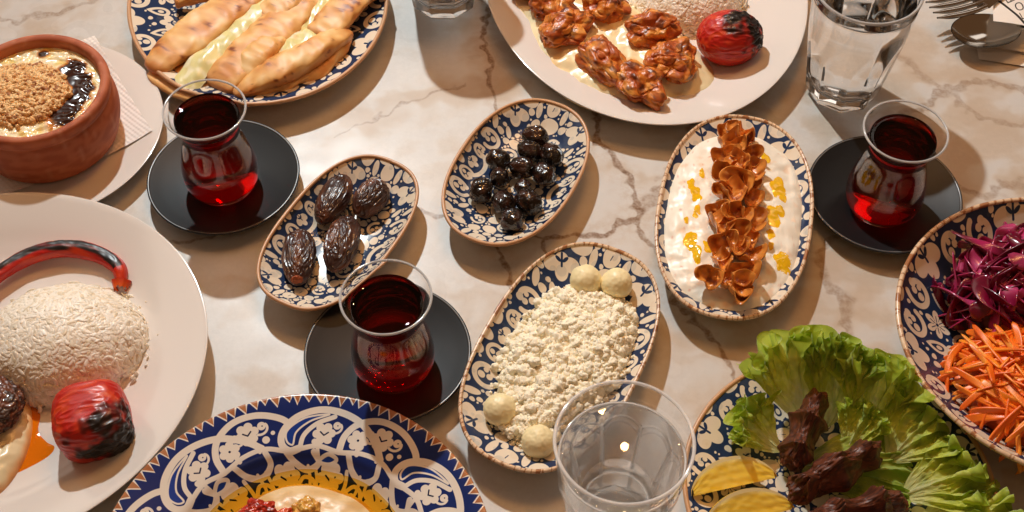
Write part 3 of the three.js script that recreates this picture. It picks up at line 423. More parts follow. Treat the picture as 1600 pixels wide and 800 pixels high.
// yogurt meze with fried slices
{
  const ax = [cos(-1.368), sin(-1.368)], S = superE(8.35, 4.95, 2.4), poly = []; for (let i = 0; i < 28; i++) { const s = S(i / 28 * 2 * PI), w = 1 + 0.04 * N(i * 0.9, 4); poly.push([15.6 + (s[0] * ax[0] - s[1] * ax[1]) * w, -1.9 + (s[0] * ax[1] + s[1] * ax[0]) * w]); }
  const m = mound(poly, 1.45, 0.8, (v) => pow(max(0, 1 - pow(v, 7)), 0.7), (x, z) => 0.2 * N(x * 0.6, z * 0.6, 1) + 0.13 * N(x * 1.2, z * 1.2, 8) + 0.03 * N(x * 3.2, z * 3.2, 3), 220, 90, (x, z, v, y) => { const a = N(x * 1.3, z * 1.3, 21), b = N(x * 2.4 + 7, z * 2.4, 5); return mix(mix(lin(246, 238, 220), lin(238, 196, 158), sm(0.22, 0.55, a) * 0.6), lin(214, 130, 96), sm(0.42, 0.62, b) * 0.6); });
  const t = thing('yogurt_meze', 'thick yogurt spread with pink flecks and yellow oil in the oval dish', 'yogurt', [m.cx, m.y0, m.cz]);
  part('yogurt', m.geo, std({ color: 0xffffff, vertexColors: true, roughness: 0.42, clearcoat: 0.12, clearcoatRoughness: 0.25 }), t);
  const oilM = std({ color: hex(244, 190, 24), roughness: 0.1, clearcoat: 0.7, clearcoatRoughness: 0.04 });
  [[13.7, -5.7, 0.4], [12.8, -4.8, 0.5], [13.1, -3.8, 0.7], [13.1, -2.4, 0.4], [12.9, -1.9, 0.35], [12.4, 0.3, 0.8], [12.7, 1.4, 0.7], [13.5, 0.9, 0.55], [18.4, -7.2, 0.6], [19.0, -4.6, 1.0], [18.3, -1.7, 0.85], [18.9, -2.4, 0.6], [18.5, 2.1, 0.95], [17.2, 1.4, 0.5], [16.7, 1.8, 0.45], [17.9, 0.8, 0.35], [12.2, -1.4, 0.3], [12.8, 3.0, 0.4], [18.0, -0.3, 0.5], [19.3, -3.6, 0.5]].forEach(([x, z, r], i) => {
    const g = grid(40, 10, (u, v) => { const a = -u * 2 * PI, q = r * v * 0.95 * (1 + 0.6 * N(cos(a) * 0.8 + i * 3, sin(a) * 1.1, i)), px = x + cos(a) * q * 0.7, pz = z + sin(a) * q * 1.35; return [px - m.cx, heightOf(m, px, pz) - m.y0 + 0.045 * (1 - pow(v, 4)) - 0.025, pz - m.cz]; }); part('oil_pool', g, oilM, t);
  });
  const C = [], RC = rng(63); for (let i = 0; i < 30; i++) { const f = i / 29, w = 0.55 + 0.35 * sin(f * PI), s = (i % 3 - 1) * w + (RC() - 0.5) * 0.5; C.push([lerp(16.7, 14.9, pow(f, 0.9)) + s, lerp(-9.6, 5.3, f) + (RC() - 0.5) * 0.4, 0.82 + RC() * 0.4, RC() * 6.3]); } C[25][0] = 13.2; C[25][1] = 4.0;
  const cm = std({ color: 0xffffff, vertexColors: true, roughness: 0.34, clearcoat: 0.35, clearcoatRoughness: 0.2 });
  const ord = ['first', 'second', 'third', 'fourth', 'fifth', 'sixth', 'seventh', 'eighth', 'ninth', 'tenth', 'eleventh', 'twelfth', 'thirteenth', 'fourteenth', 'fifteenth', 'sixteenth', 'seventeenth', 'eighteenth', 'nineteenth', 'twentieth', 'twenty-first', 'twenty-second', 'twenty-third', 'twenty-fourth', 'twenty-fifth', 'twenty-sixth', 'twenty-seventh', 'twenty-eighth', 'twenty-ninth', 'thirtieth'];
  C.forEach(([x, z, r0, ph], i) => { const r = r0 * 1.05;                                  // cupped, ruffled slice with a thick edge
    const th = 0.13, side = (sgn) => (u, v) => { const a = u * 2 * PI, ru = 0.26 * sin(3 * a + ph * 2) + 0.16 * sin(5 * a + ph * 5), e = pow(v, 2.2), q = r * v * (1 - 0.16 * e + 0.14 * sin(2 * a + ph) + 0.12 * sin(3 * a + ph * 3)); return [cos(a) * q * (1 - 0.2 * sin(ph)), 0.62 * r * e + ru * r * e + 0.2 * N(cos(a) * v * 2 + i, sin(a) * v * 2) + 0.05 * N(cos(a) * v * 6 + i, sin(a) * v * 6) + sgn * th * (0.9 - 0.55 * pow(v, 8)), -sin(a) * q]; };
    const col = (u, v) => { const w = N(cos(u * 6.28) * 2 * v + i * 4, sin(u * 6.28) * 2 * v, 3); return mix(mix(lin(226, 146, 62), lin(156, 78, 28), sm(-0.2, 0.4, w)), lin(232, 150, 66), sm(0.7, 1, v) * 0.6); };
    const top = grid(56, 14, side(1), col), bot = grid(56, 14, side(-1), col); bot.index.array.reverse(); { const n = bot.attributes.normal; for (let k = 0; k < n.count; k++) n.setXYZ(k, -n.getX(k), -n.getY(k), -n.getZ(k)); }
    const rim = grid(56, 3, (u, v) => { const A = side(1)(u, 1), B = side(-1)(u, 1), k = 1 + 0.05 * sin(v * PI); return [lerp(A[0], B[0], v) * k, lerp(A[1], B[1], v), lerp(A[2], B[2], v) * k]; }, (u) => col(u, 1));
    single('fried_slice', mergeGeometries([top, bot, rim]), cm, i === 25 ? 'lone curled fried slice on the yogurt, left of the near end of the row' : `${ord[i]} curled orange fried slice from the far end of the row on yogurt`, 'fried slice', [x, heightOf(m, x, z) + 0.38 + (i % 3 === 1 ? 0.3 : 0), z], [0.5 * sin(ph * 2.3), ph, 0.5 * cos(ph * 3.1)], 'curled fried slices on the yogurt');
  });
}

// ---------- rice ----------
const riceM = std({ color: hex(255, 248, 234), roughness: 0.45, clearcoat: 0.15, clearcoatRoughness: 0.3 });
const grains = [0, 1, 2].map((s) => ico(4, (x, y, z) => { const b = 0.07 * (1 - z * z) * (s - 1), k = pow(max(0, 1 - pow(abs(z), 3.2)), 0.5) / (sqrt(1 - z * z) + 1e-6); return [x * 0.12 * min(1.4, k) + b, y * 0.065 * min(1.4, k), z * 0.32]; }));
function ricePile(label, [x, z], y0, a, b, h, rot, n, seed, big) {
  const t = thing('rice_mound', label, 'rice', [x, y0, z], rot), R = rng(seed);
  part('rice_core', ico(30, (px, py, pz) => [px * a * 0.992, max(py, -0.02) * h * 0.996, pz * b * 0.992]), std({ color: hex(255, 248, 234), roughness: 0.6 }), t);
  const mats = [[], [], []]; let nb = 0;
  for (let i = 0; i < n; i++) {
    const th = R() * 2 * PI, v = R() < 0.07 ? 1.0 + pow(R(), 4) * 0.16 : sqrt(R()), ph = v > 1 ? 0.03 : sqrt(max(0, 1 - v * v)), k = 1.0 + 0.025 * N(cos(th) * v * 3 + seed, sin(th) * v * 3, 4);
    const px = cos(th) * v * a * k, pz = sin(th) * v * b * k, py = v > 1 ? 0.2 + (v - 1) * 1.5 : max(0.06, ph * h * k), s = 1.05 + R() * 0.35;
    const nrm = new THREE.Vector3(px / (a * a), py / (h * h), pz / (b * b)).normalize(), q = new THREE.Quaternion().setFromUnitVectors(new THREE.Vector3(0, 1, 0), nrm).multiply(new THREE.Quaternion().setFromEuler(new THREE.Euler((R() - 0.5) * 0.4, R() * 6.3, (R() - 0.5) * 0.3)));
    const front = pz * cos(rot) - px * sin(rot) * 0 > -b * 0.2;
    if (big && front && nb < 280 && R() < 0.45) { nb++; const m = part('rice_grain', grains[i % 3], riceM, t); m.position.set(px * CM, py * CM, pz * CM); m.quaternion.copy(q); m.scale.setScalar(s * 1.03); }
    else mats[i % 3].push(new THREE.Matrix4().compose(new THREE.Vector3(px * CM, py * CM, pz * CM), q, new THREE.Vector3(s, s, s)));
  }
  grains.forEach((g, k) => instanced('rice_grains', g, riceM, mats[k], t, mats[k].map(() => new THREE.Color().setRGB(...mix([1, 1, 1], [0.8, 0.72, 0.58], pow(R(), 1.6))))));
}
ricePile('domed mound of white rice on the plate at the left edge', [-29.7, 8.3], 0.72, 5.5, 4.5, 3.7, 0.1, 3400, 5, true);
ricePile('mound of white rice beside the charred tomato on the top plate', [14.2, -25.6], 0.72, 4.6, 4.0, 3.0, 0, 2200, 9, false);

// ---------- charred tomatoes, pepper ----------
const charM = std({ color: 0xffffff, vertexColors: true, roughness: 0.42, clearcoat: 0.14, clearcoatRoughness: 0.2 });
function tomato(label, pos, [rx, ry, rz], dir, seed, rot, box) {
  const d = new THREE.Vector3(...dir).normalize(), ch = (x, y, z) => sm(0.3, 0.85, x * d.x + y * d.y + z * d.z + 0.5 * N(x * 2 + seed, y * 2, z * 2) + 0.3 * N(x * 5, y * 5 + seed, z * 5) - 0.1);
  const g = ico(56, (x, y, z) => {
    const c = ch(x, y, z), p = box ? pow(pow(abs(x), box) + pow(abs(y), box) + pow(abs(z), box), -1 / box) : 1, wr = 1 - abs(N(x * 1.5 + seed * 3, y * 6, z * 6)) * 2.2, k = p * (1 + 0.035 * N(x * 1.4 + seed, y * 1.4, z * 1.4) + 0.04 * wr * (0.5 + c) + c * 0.03 * N(x * 7, y * 7, z * 7));
    return [x * rx * k, y * ry * k, z * rz * k];
  }, (x, y, z) => { const c = ch(x, y, z), w = N(x * 2.4, y * 5 + seed, z * 5); let r = mix(lin(190, 28, 12), lin(214, 66, 24), sm(-0.1, 0.5, w)); r = mix(r, lin(110, 14, 8), sm(0.02, 0.4, c) * 0.8); return mix(r, lin(26, 17, 14), sm(0.2, 1.0, c)); });
  return single('grilled_tomato', g, charM, label, 'tomato', pos, rot, null);
}
tomato('charred red tomato in front of the rice on the left plate', [-26.2, 2.75, 15.0], [2.3, 2.15, 2.25], [0.55, 0.25, 0.8], 2, [0, 0.3, 0], 3.2);
tomato('round grilled tomato with blackened top on the chicken plate', [16.9, 2.75, -19.2], [2.5, 2.05, 2.2], [0.75, 0.7, 0.1], 6, [0, 0, 0], 0);
{
  const P = [[-37.2, 1.7, 6.0], [-36.0, 1.7, 4.2], [-35.0, 1.7, 2.7], [-33.7, 1.7, 1.5], [-32.2, 1.75, 0.9], [-30.6, 1.75, 0.75], [-29.1, 1.75, 1.05], [-27.9, 1.75, 1.6], [-27.0, 1.7, 2.4], [-26.7, 1.5, 3.4]];
  const rad = (v, a) => { const e = curve([[0, 0.7], [0.3, 0.95], [0.6, 1.05], [0.85, 0.95], [0.95, 0.85], [1, 0.6]])(v); return e * 0.68 * (1 + 0.16 * N(v * 5, cos(a) * 1.2, sin(a) * 1.2) + 0.06 * N(v * 26, cos(a) * 3, sin(a) * 3)) * (0.92 - 0.14 * max(0, -sin(a))); };
  const g = tube(P, rad, 48, 150, { col: (u, v) => { const a = u * 2 * PI, c = sm(0.4, 0.85, sin(a - 0.1) - 0.12 + 0.55 * N(v * 9, cos(a) * 2, sin(a) * 2) - (v > 0.93 ? 0.7 : 0)), w = N(v * 6, cos(a), sin(a) + 4); return mix(mix(lin(186, 22, 8), lin(214, 58, 18), sm(0, 0.5, w)), mix(lin(24, 18, 15), lin(66, 54, 44), sm(0.15, 0.5, N(v * 22, a * 1.5, 2))), c); } });
  const t = thing('grilled_pepper', 'long curved red pepper with charred top behind the rice', 'pepper', [0, 0, 0]); part('pepper_skin', g, charM, t);
  part('torn_end', grid(30, 8, (u, v) => { const a = u * 2 * PI, r = 0.72 * (1 - v * 0.4) * (1 + 0.3 * N(cos(a) * 2, sin(a) * 2, 7)); return [-26.72 + cos(a) * r * 0.9, 1.45 + sin(a) * r * 0.8, 3.35 + v * 0.75 * (0.8 + 0.5 * N(cos(a) * 3, sin(a) * 3, 2))]; }, (u, v) => mix(lin(190, 40, 10), lin(230, 110, 30), v * 0.6)), charM, t);
}
// ---------- puree, meat and oil on the left plate ----------
const pureeM = std({ color: 0xffffff, vertexColors: true, roughness: 0.3, clearcoat: 0.25, clearcoatRoughness: 0.25 });
{
  const m = mound([[-33.5, 10.6], [-31.9, 11.6], [-30.9, 13.2], [-30.5, 15.2], [-30.7, 17.2], [-31.6, 19.3], [-33.8, 21.5], [-37, 21.5], [-39, 17], [-37.5, 12.5]], 0.75, 1.0, (v) => pow(max(0, 1 - pow(v, 4)), 0.6), (x, z) => 0.25 * N(x * 0.6, z * 0.6, 3) + 0.07 * N(x * 2.2, z * 2.2, 3), 140, 40, (x, z, v) => mix(lin(240, 222, 178), lin(232, 150, 60), sm(0.84, 1, v + 0.12 * N(x, z, 2)) * 0.8));
  single('aubergine_puree', m.geo, pureeM, 'cream puree under a piece of meat at the left edge', 'puree', [m.cx, m.y0, m.cz]);
  single('grilled_meat', ico(40, (x, y, z) => { const k = 1 + 0.14 * fbm(x * 2, y * 2, z * 2 + 3, 4) + 0.05 * N(x * 11, y * 11, z * 11); return [x * 2.6 * k, y * 1.15 * k, z * 2.3 * k]; }, (x, y, z) => mix(lin(104, 54, 30), lin(54, 28, 18), sm(-0.15, 0.3, N(x * 5, y * 5, z * 5)))), std({ color: 0xffffff, vertexColors: true, roughness: 0.4, clearcoat: 0.3 }), 'brown grilled meat piece on the puree at the left edge', 'meat', [-33.6, 2.3, 13.7]);
  const o = mound([[-31.3, 12.6], [-30.4, 13.3], [-30.2, 14.6], [-29.4, 15.3], [-28.5, 15.6], [-28.3, 16.4], [-28.9, 17.2], [-30.0, 18.0], [-30.9, 18.9], [-32.2, 20.2], [-33, 19]], 0.79, 0.07, (v) => 1 - pow(v, 5), () => 0, 120, 16);
  single('oil_puddle', o.geo, std({ color: hex(226, 118, 10), roughness: 0.06, clearcoat: 0.6, clearcoatRoughness: 0.04 }), 'orange oil puddle between the puree and the tomato', 'oil', [o.cx, o.y0, o.cz]);
}
// ---------- chicken plate ----------
{
  const m = mound([[-0.5, -25], [0.9, -22.5], [1.2, -20.3], [2.3, -17.6], [4.3, -15.1], [6.7, -13.6], [8.9, -13.2], [11.7, -13.3], [14.0, -14.1], [15.3, -15.6], [15.2, -17.6], [14.0, -20.0], [12.3, -21.8], [9.5, -24.4], [6.1, -26.3], [2.0, -27]].map(([x, z]) => [7.5 + (x - 7.5) * 1.08, -19 + (z + 19) * 1.1]), 0.75, 1.35, (v) => pow(max(0, 1 - pow(v, 4)), 0.7), (x, z) => 0.3 * N(x * 0.55, z * 0.55, 3) + 0.14 * N(x * 1.3, z * 1.3, 5), 160, 50, (x, z, v) => mix(lin(245, 228, 182), lin(232, 176, 96), sm(0.2, 0.5, N(x * 0.5, z * 0.5, 9)) * 0.5));
  single('aubergine_puree', m.geo, pureeM, 'cream puree spread under the chicken pieces on the top plate', 'puree', [m.cx, m.y0, m.cz]);
  const cm = std({ color: 0xffffff, vertexColors: true, roughness: 0.42, clearcoat: 0.18, clearcoatRoughness: 0.22 });
  const chunk = (s, rx, ry, rz) => ico(48, (x, y, z) => { const k = 1 + 0.42 * N(x * 1.3 + s * 5, y * 1.3, z * 1.3) + 0.13 * N(x * 2.6 + s, y * 2.6, z * 2.6 + s * 2) - 0.1 * max(0, 1 - abs(N(x * 1.6, y * 1.6 + s * 3, z * 1.6)) * 7) + 0.05 * N(x * 5 + s, y * 5, z * 5) + 0.014 * N(x * 12 + s, y * 12, z * 12); return [x * rx * k, y * ry * k, z * rz * k]; },
    (x, y, z) => { const w = N(x * 2.2 + s, y * 2.2, z * 2.2), c = N(x * 3.4 + s * 3, y * 3.4 + 5, z * 3.4), f = N(x * 12, y * 12, z * 12 + s); let q = mix(lin(218, 128, 46), lin(176, 80, 26), sm(-0.2, 0.4, w + f * 0.15)); q = mix(q, lin(238, 172, 84), sm(0.15, 0.5, -w + f * 0.2) * 0.6); return mix(q, lin(84, 32, 14), sm(0.12, 0.6, c + 0.16 * y + f * 0.12) * 0.8); });
  [[3.0, -23.3, 2.0, 1.5, 1.9, 0.3, 'chicken piece at the upper left of the plate, partly out of frame'], [4.2, -20.2, 2.3, 1.5, 1.9, 0.5, 'orange grilled chicken piece second down the left row'], [7.5, -22.7, 2.1, 1.4, 1.8, 0.1, 'chicken piece nearest the rice at the top edge'], [11.0, -19.9, 2.3, 1.5, 2.0, 0.3, 'grilled chicken piece between rice and puree, left of tomato'], [6.9, -16.6, 1.8, 1.4, 2.9, 0.5, 'long grilled chicken piece in the middle of the left row'], [12.2, -16.5, 2.5, 1.5, 2.2, 0.8, 'grilled chicken piece at the right below the tomato'], [9.6, -14.2, 1.9, 1.5, 2.6, 0.7, 'nearest grilled chicken piece hanging over the puree edge'], [1.3, -25.2, 1.8, 1.3, 1.6, 0.1, 'chicken piece at the far left corner of the puree']].forEach(([x, z, a, b, c, r, lab], i) => single('chicken_piece', chunk(i + 1, a * 0.86, b * 0.9, c * 0.86), cm, lab, 'chicken', [x, 2.55, z - 0.3], [0, r, 0], 'grilled chicken pieces on the top plate'));
}

// ---------- rice pudding in a clay bowl ----------
{
  const nap = 128, bm = noiseTex(256, (x, y) => 0.5 + 0.5 * sin(x * 2 * PI * 20) * sin(y * 2 * PI * 20)), q = [[-33.0, -20.6], [-26.9, -10.7], [-37.5, -4.6], [-43.6, -14.5]];
  const g = grid(60, 60, (u, v) => { const a = [lerp(q[0][0], q[1][0], u), lerp(q[0][1], q[1][1], u)], b = [lerp(q[3][0], q[2][0], u), lerp(q[3][1], q[2][1], u)], x = lerp(a[0], b[0], v), z = lerp(a[1], b[1], v), d = Math.hypot(x + 35.3, z + 11); return [x, 0.68 + 0.95 * pow(clamp((d - 5.2) / 3.8), 1.5) + 0.03 * N(x * 0.6, z * 0.6), z]; }, null, (p) => [p[0] * 0.11, p[2] * 0.11]);
  single('paper_napkin', g, std({ color: hex(240, 234, 228), roughness: 0.9, bumpMap: bm, bumpScale: 0.0005 }), 'white embossed paper napkin between the clay bowl and its plate', 'napkin');
  const clay = std({ color: 0xffffff, vertexColors: true, roughness: 0.72 }), cc = (u, v, p) => { const w = N(p[0] * 0.9, p[1] * 2, p[2] * 0.9), s = N(p[0] * 3, p[1] * 0.6, p[2] * 3); return mix(mix(lin(190, 108, 72), lin(172, 90, 56), sm(-0.2, 0.3, w)), lin(206, 138, 104), sm(0.25, 0.5, s) * 0.5); };
  const t = thing('clay_bowl', 'brown clay bowl of rice pudding on the small white plate', 'bowl', [-34.7, 0.6, -10.95]);
  part('bowl_body', turn(smoothProf([[0, 0.03], [4.2, 0.02], [4.9, 0.2], [5.3, 1.0], [5.62, 2.3], [5.62, 3.2], [5.42, 4.0], [5.34, 4.2], [5.5, 4.5], [5.52, 5.0], [5.36, 5.25], [5.1, 5.3], [4.85, 5.15], [4.75, 4.6], [4.7, 3.4], [4.3, 1.5], [3.4, 0.7], [0, 0.6]], 110), round, 120, cc), clay, t);
  const poly = []; for (let i = 0; i < 24; i++) { const a = i / 24 * 2 * PI; poly.push([-34.7 + cos(a) * 4.74, -10.95 + sin(a) * 4.74]); }
  const burn = (x, z) => { const a = Math.atan2(z + 10.95, x + 34.7), d = Math.hypot(x + 34.7, z + 10.95) + 0.5 * N(x * 1.2, z * 1.2, 4); return max(sm(2.3, 2.9, d) * (1 - sm(3.9, 4.35, d)) * sm(-1.25, -0.9, a + 0.2 * N(x, z, 2)) * (1 - sm(0.7, 1.3, a)), 0.9 * (1 - sm(0.2, 0.6, Math.hypot(x + 34.9, z + 15.0)))); };
  const m = mound(poly, 5.0, 0.15, (v) => 1 - 0.5 * v, (x, z, v) => 0.12 * N(x * 1.1, z * 1.1, 6) + 0.1 * (1 - abs(N(x * 1.6, z * 1.6, 3)) * 4) * sm(0.55, 0.9, v), 200, 70, (x, z, v) => { const b = burn(x, z), w = N(x * 1.4, z * 1.4, 8); return mix(mix(mix(lin(250, 236, 196), lin(240, 212, 132), sm(-0.1, 0.4, w)), lin(206, 124, 40), sm(0.05, 0.4, b)), lin(48, 20, 10), sm(0.35, 0.75, b)); });
  single('rice_pudding', m.geo, std({ color: 0xffffff, vertexColors: true, roughness: 0.22, clearcoat: 0.5, clearcoatRoughness: 0.12 }), 'baked rice pudding with a scorched brown patch in the clay bowl', 'pudding', [m.cx, m.y0, m.cz]);
  const R = rng(91), nut = std({ color: 0xffffff, roughness: 0.7 }), gs = [1, 2, 3, 4].map((s) => ico(3, (x, y, z) => { const k = 1 + 0.5 * N(x * 1.7 + s * 6, y * 1.7, z * 1.7); return [x * 0.19 * k, y * 0.14 * k, z * 0.16 * k]; })), mats = gs.map(() => []), tint = gs.map(() => []);
  const nt = thing('crushed_hazelnuts', 'heap of crushed golden nuts on the rice pudding', 'nuts', [-35.6, 5.1, -10.7]);
  part('nut_bed', grid(60, 14, (u, v) => { const a = u * 2 * PI, r = 2.85 * v * (1 + 0.12 * N(cos(a) * 1.5, sin(a) * 1.5, 5)); return [cos(a) * r * 1.08, 0.62 * pow(1 - v * v, 0.7) + 0.02, -sin(a) * r]; }), std({ color: hex(190, 138, 84), roughness: 0.8 }), nt);
  const bigM = [hex(246, 208, 150), hex(232, 184, 122), hex(206, 150, 92)].map((c) => std({ color: c, roughness: 0.65 })); let nb = 0;
  for (let i = 0; i < 2600; i++) {
    const a = R() * 2 * PI, v = sqrt(R()) * (R() < 0.04 ? 1.12 : 1.02), r = 2.85 * v * (1 + 0.12 * N(cos(a) * 1.5, sin(a) * 1.5, 5)), y = 0.62 * pow(max(0, 1 - v * v), 0.7) + 0.1 + R() * 0.1, s = 0.5 + pow(R(), 2) * 1.05, k = i % 4;
    if (s > 1.0 && nb < 220) { nb++; const p = part('nut_piece', gs[k], bigM[i % 3], nt); p.position.set(cos(a) * r * 1.08 * CM, y * CM, -sin(a) * r * CM); p.rotation.set(R() * 6, R() * 6, R() * 6); p.scale.setScalar(s); continue; }
    mats[k].push(M4(cos(a) * r * 1.08, y, -sin(a) * r, R() * 6, R() * 6, R() * 6, s)); const w = R(); tint[k].push(new THREE.Color().setRGB(...(w < 0.16 ? lin(168, 108, 64) : mix(lin(248, 214, 160), lin(228, 180, 118), R()))));
  }
  gs.forEach((g2, k) => instanced('nut_crumbs', g2, nut, mats[k], nt, tint[k]));
}

// ---------- cheese pide ----------
{
  const crustM = std({ color: 0xffffff, vertexColors: true, roughness: 0.5, clearcoat: 0.12, clearcoatRoughness: 0.35 }), fillM = std({ color: 0xffffff, vertexColors: true, roughness: 0.34, clearcoat: 0.3, clearcoatRoughness: 0.2 });
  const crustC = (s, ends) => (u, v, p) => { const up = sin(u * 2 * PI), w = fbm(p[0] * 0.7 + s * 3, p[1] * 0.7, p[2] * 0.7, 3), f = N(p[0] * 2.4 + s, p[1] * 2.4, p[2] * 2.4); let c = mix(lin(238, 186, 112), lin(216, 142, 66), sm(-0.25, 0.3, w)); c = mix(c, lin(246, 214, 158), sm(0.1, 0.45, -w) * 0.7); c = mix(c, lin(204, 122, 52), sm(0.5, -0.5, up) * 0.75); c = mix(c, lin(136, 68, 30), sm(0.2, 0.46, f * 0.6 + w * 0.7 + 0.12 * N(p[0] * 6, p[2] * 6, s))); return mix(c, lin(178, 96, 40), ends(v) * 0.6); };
  // a fold: tube of level cross section along pts with half width w(v), height h(v)
  const fold = (pts, w, h, s, ends = () => 0) => { const c = new THREE.CatmullRomCurve3(pts.map((p) => new THREE.Vector3(...p))); return grid(40, 70, (u, v) => { const vv = clamp(v), p = c.getPointAt(vv), t = c.getTangentAt(vv), a = u * 2 * PI, cx = -t.z, cz = t.x, k = 1 + 0.13 * N(p.x * 0.5 + cos(a), p.z * 0.5 + sin(a), s) + 0.05 * N(p.x * 1.6 + cos(a) * 2, p.z * 1.6, sin(a) * 2 + s), e = pow(max(0, 1 - pow(abs(2 * vv - 1), 26)), 0.5), q = Math.sign(cos(a)) * pow(abs(cos(a)), 0.62) * w(vv) * k * e; return [p.x + cx * q, p.y + Math.sign(sin(a)) * pow(abs(sin(a)), 0.8) * h(vv) * 0.68 * k * e + 0.1 * N(p.x * 1.5 + cos(a) * 1.6, p.z * 1.5, s + 4) * e, p.z + cz * q]; }, crustC(s, ends)); };
  const K = (...a) => curve(a), filling = (pts, w, s, y = 0.25) => { const c = new THREE.CatmullRomCurve3(pts.map((p) => new THREE.Vector3(...p))); return grid(30, 80, (u, v) => { const vv = clamp(v), p = c.getPointAt(vv), t = c.getTangentAt(vv), o = (u - 0.5) * 2, q = o * w(vv); return [p.x - t.z * q, p.y + y * (1 - o * o) + 0.22 * N(p.x * 0.8 + q, p.z * 0.8, s) + 0.03 * N(p.x * 3 + q * 2, p.z * 3, s), p.z + t.x * q]; }, (u, v, p) => mix(mix(lin(230, 220, 152), lin(244, 238, 200), sm(0, 0.4, N(p[0] * 1.5, p[2] * 1.5, 3))), lin(222, 172, 84), sm(0.3, 0.6, N(p[0] * 0.9, p[2] * 0.9, 12)) * 0.6)); };
  const G = 'cheese pide slices on the patterned plate', piece = (lab) => thing('cheese_pide', lab, 'pide', [0, 0, 0], 0, G);
  const e0 = (v) => 1 - sm(0, 0.12, v), both = (v) => max(1 - sm(0, 0.1, v), sm(0.88, 1, v));
  let t = piece('left slice of boat shaped cheese pide with melted cheese strip');
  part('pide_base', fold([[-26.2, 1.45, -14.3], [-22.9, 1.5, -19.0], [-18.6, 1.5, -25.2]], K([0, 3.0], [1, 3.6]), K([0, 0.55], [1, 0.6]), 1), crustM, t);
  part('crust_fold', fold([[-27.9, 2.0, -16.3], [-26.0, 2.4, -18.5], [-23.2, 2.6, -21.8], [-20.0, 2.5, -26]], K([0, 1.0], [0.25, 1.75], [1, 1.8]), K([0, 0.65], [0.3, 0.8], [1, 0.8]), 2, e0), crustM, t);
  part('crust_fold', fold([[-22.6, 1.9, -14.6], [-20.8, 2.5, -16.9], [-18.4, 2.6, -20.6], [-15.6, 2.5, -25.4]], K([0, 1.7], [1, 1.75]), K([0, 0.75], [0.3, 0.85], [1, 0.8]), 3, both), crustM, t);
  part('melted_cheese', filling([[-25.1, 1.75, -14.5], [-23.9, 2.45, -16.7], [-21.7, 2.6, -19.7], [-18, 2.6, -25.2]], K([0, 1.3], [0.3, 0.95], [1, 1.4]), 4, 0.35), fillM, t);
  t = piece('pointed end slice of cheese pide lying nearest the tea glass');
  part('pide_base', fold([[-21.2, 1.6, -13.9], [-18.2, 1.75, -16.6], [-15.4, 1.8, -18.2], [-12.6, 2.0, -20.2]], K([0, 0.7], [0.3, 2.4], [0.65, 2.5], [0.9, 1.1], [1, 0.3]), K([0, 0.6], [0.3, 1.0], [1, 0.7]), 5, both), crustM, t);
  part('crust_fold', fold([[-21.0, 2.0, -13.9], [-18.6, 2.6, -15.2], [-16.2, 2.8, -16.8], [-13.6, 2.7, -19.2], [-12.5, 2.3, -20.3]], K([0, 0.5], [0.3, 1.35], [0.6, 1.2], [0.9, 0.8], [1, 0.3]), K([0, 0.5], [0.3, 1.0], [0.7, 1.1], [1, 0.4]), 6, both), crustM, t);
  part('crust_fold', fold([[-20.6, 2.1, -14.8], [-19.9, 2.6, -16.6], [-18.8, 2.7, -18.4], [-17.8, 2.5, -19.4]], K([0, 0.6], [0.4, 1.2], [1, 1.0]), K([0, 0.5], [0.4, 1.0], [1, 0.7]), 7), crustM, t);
  part('melted_cheese', filling([[-18.4, 2.5, -16.6], [-17.2, 2.7, -18.0], [-15.6, 2.5, -19.8]], K([0, 0.5], [0.4, 1.3], [1, 1.5]), 8), fillM, t);
  t = piece('back slice of cheese pide at the top right of the plate');
  part('pide_base', fold([[-18.4, 1.9, -19.9], [-15.6, 1.9, -23.4], [-13, 1.9, -27]], K([0, 3.1], [1, 3.0]), K([0, 0.6], [1, 0.6]), 9), crustM, t);
  part('crust_fold', fold([[-20.2, 2.3, -20.5], [-17.8, 2.9, -23.6], [-15.2, 2.9, -27]], K([0, 1.4], [1, 1.5]), K([0, 0.7], [1, 0.8]), 10, e0), crustM, t);
  part('crust_fold', fold([[-15.2, 2.3, -19.4], [-13.2, 2.9, -22.6], [-11, 2.9, -26]], K([0, 1.4], [1, 1.5]), K([0, 0.7], [1, 0.8]), 11, e0), crustM, t);
  part('melted_cheese', filling([[-17.6, 2.4, -19.9], [-15.8, 2.7, -22.6], [-13.2, 2.7, -26.4]], K([0, 1.4], [1, 1.4]), 12), fillM, t);
  t = piece('small corner of pide at the top left of the plate');
  part('crust_fold', fold([[-27.2, 1.9, -24.2], [-25.2, 2.4, -24.6], [-22.6, 2.4, -26]], K([0, 0.7], [1, 1.1]), K([0, 0.6], [1, 0.9]), 13, e0), crustM, t);
}

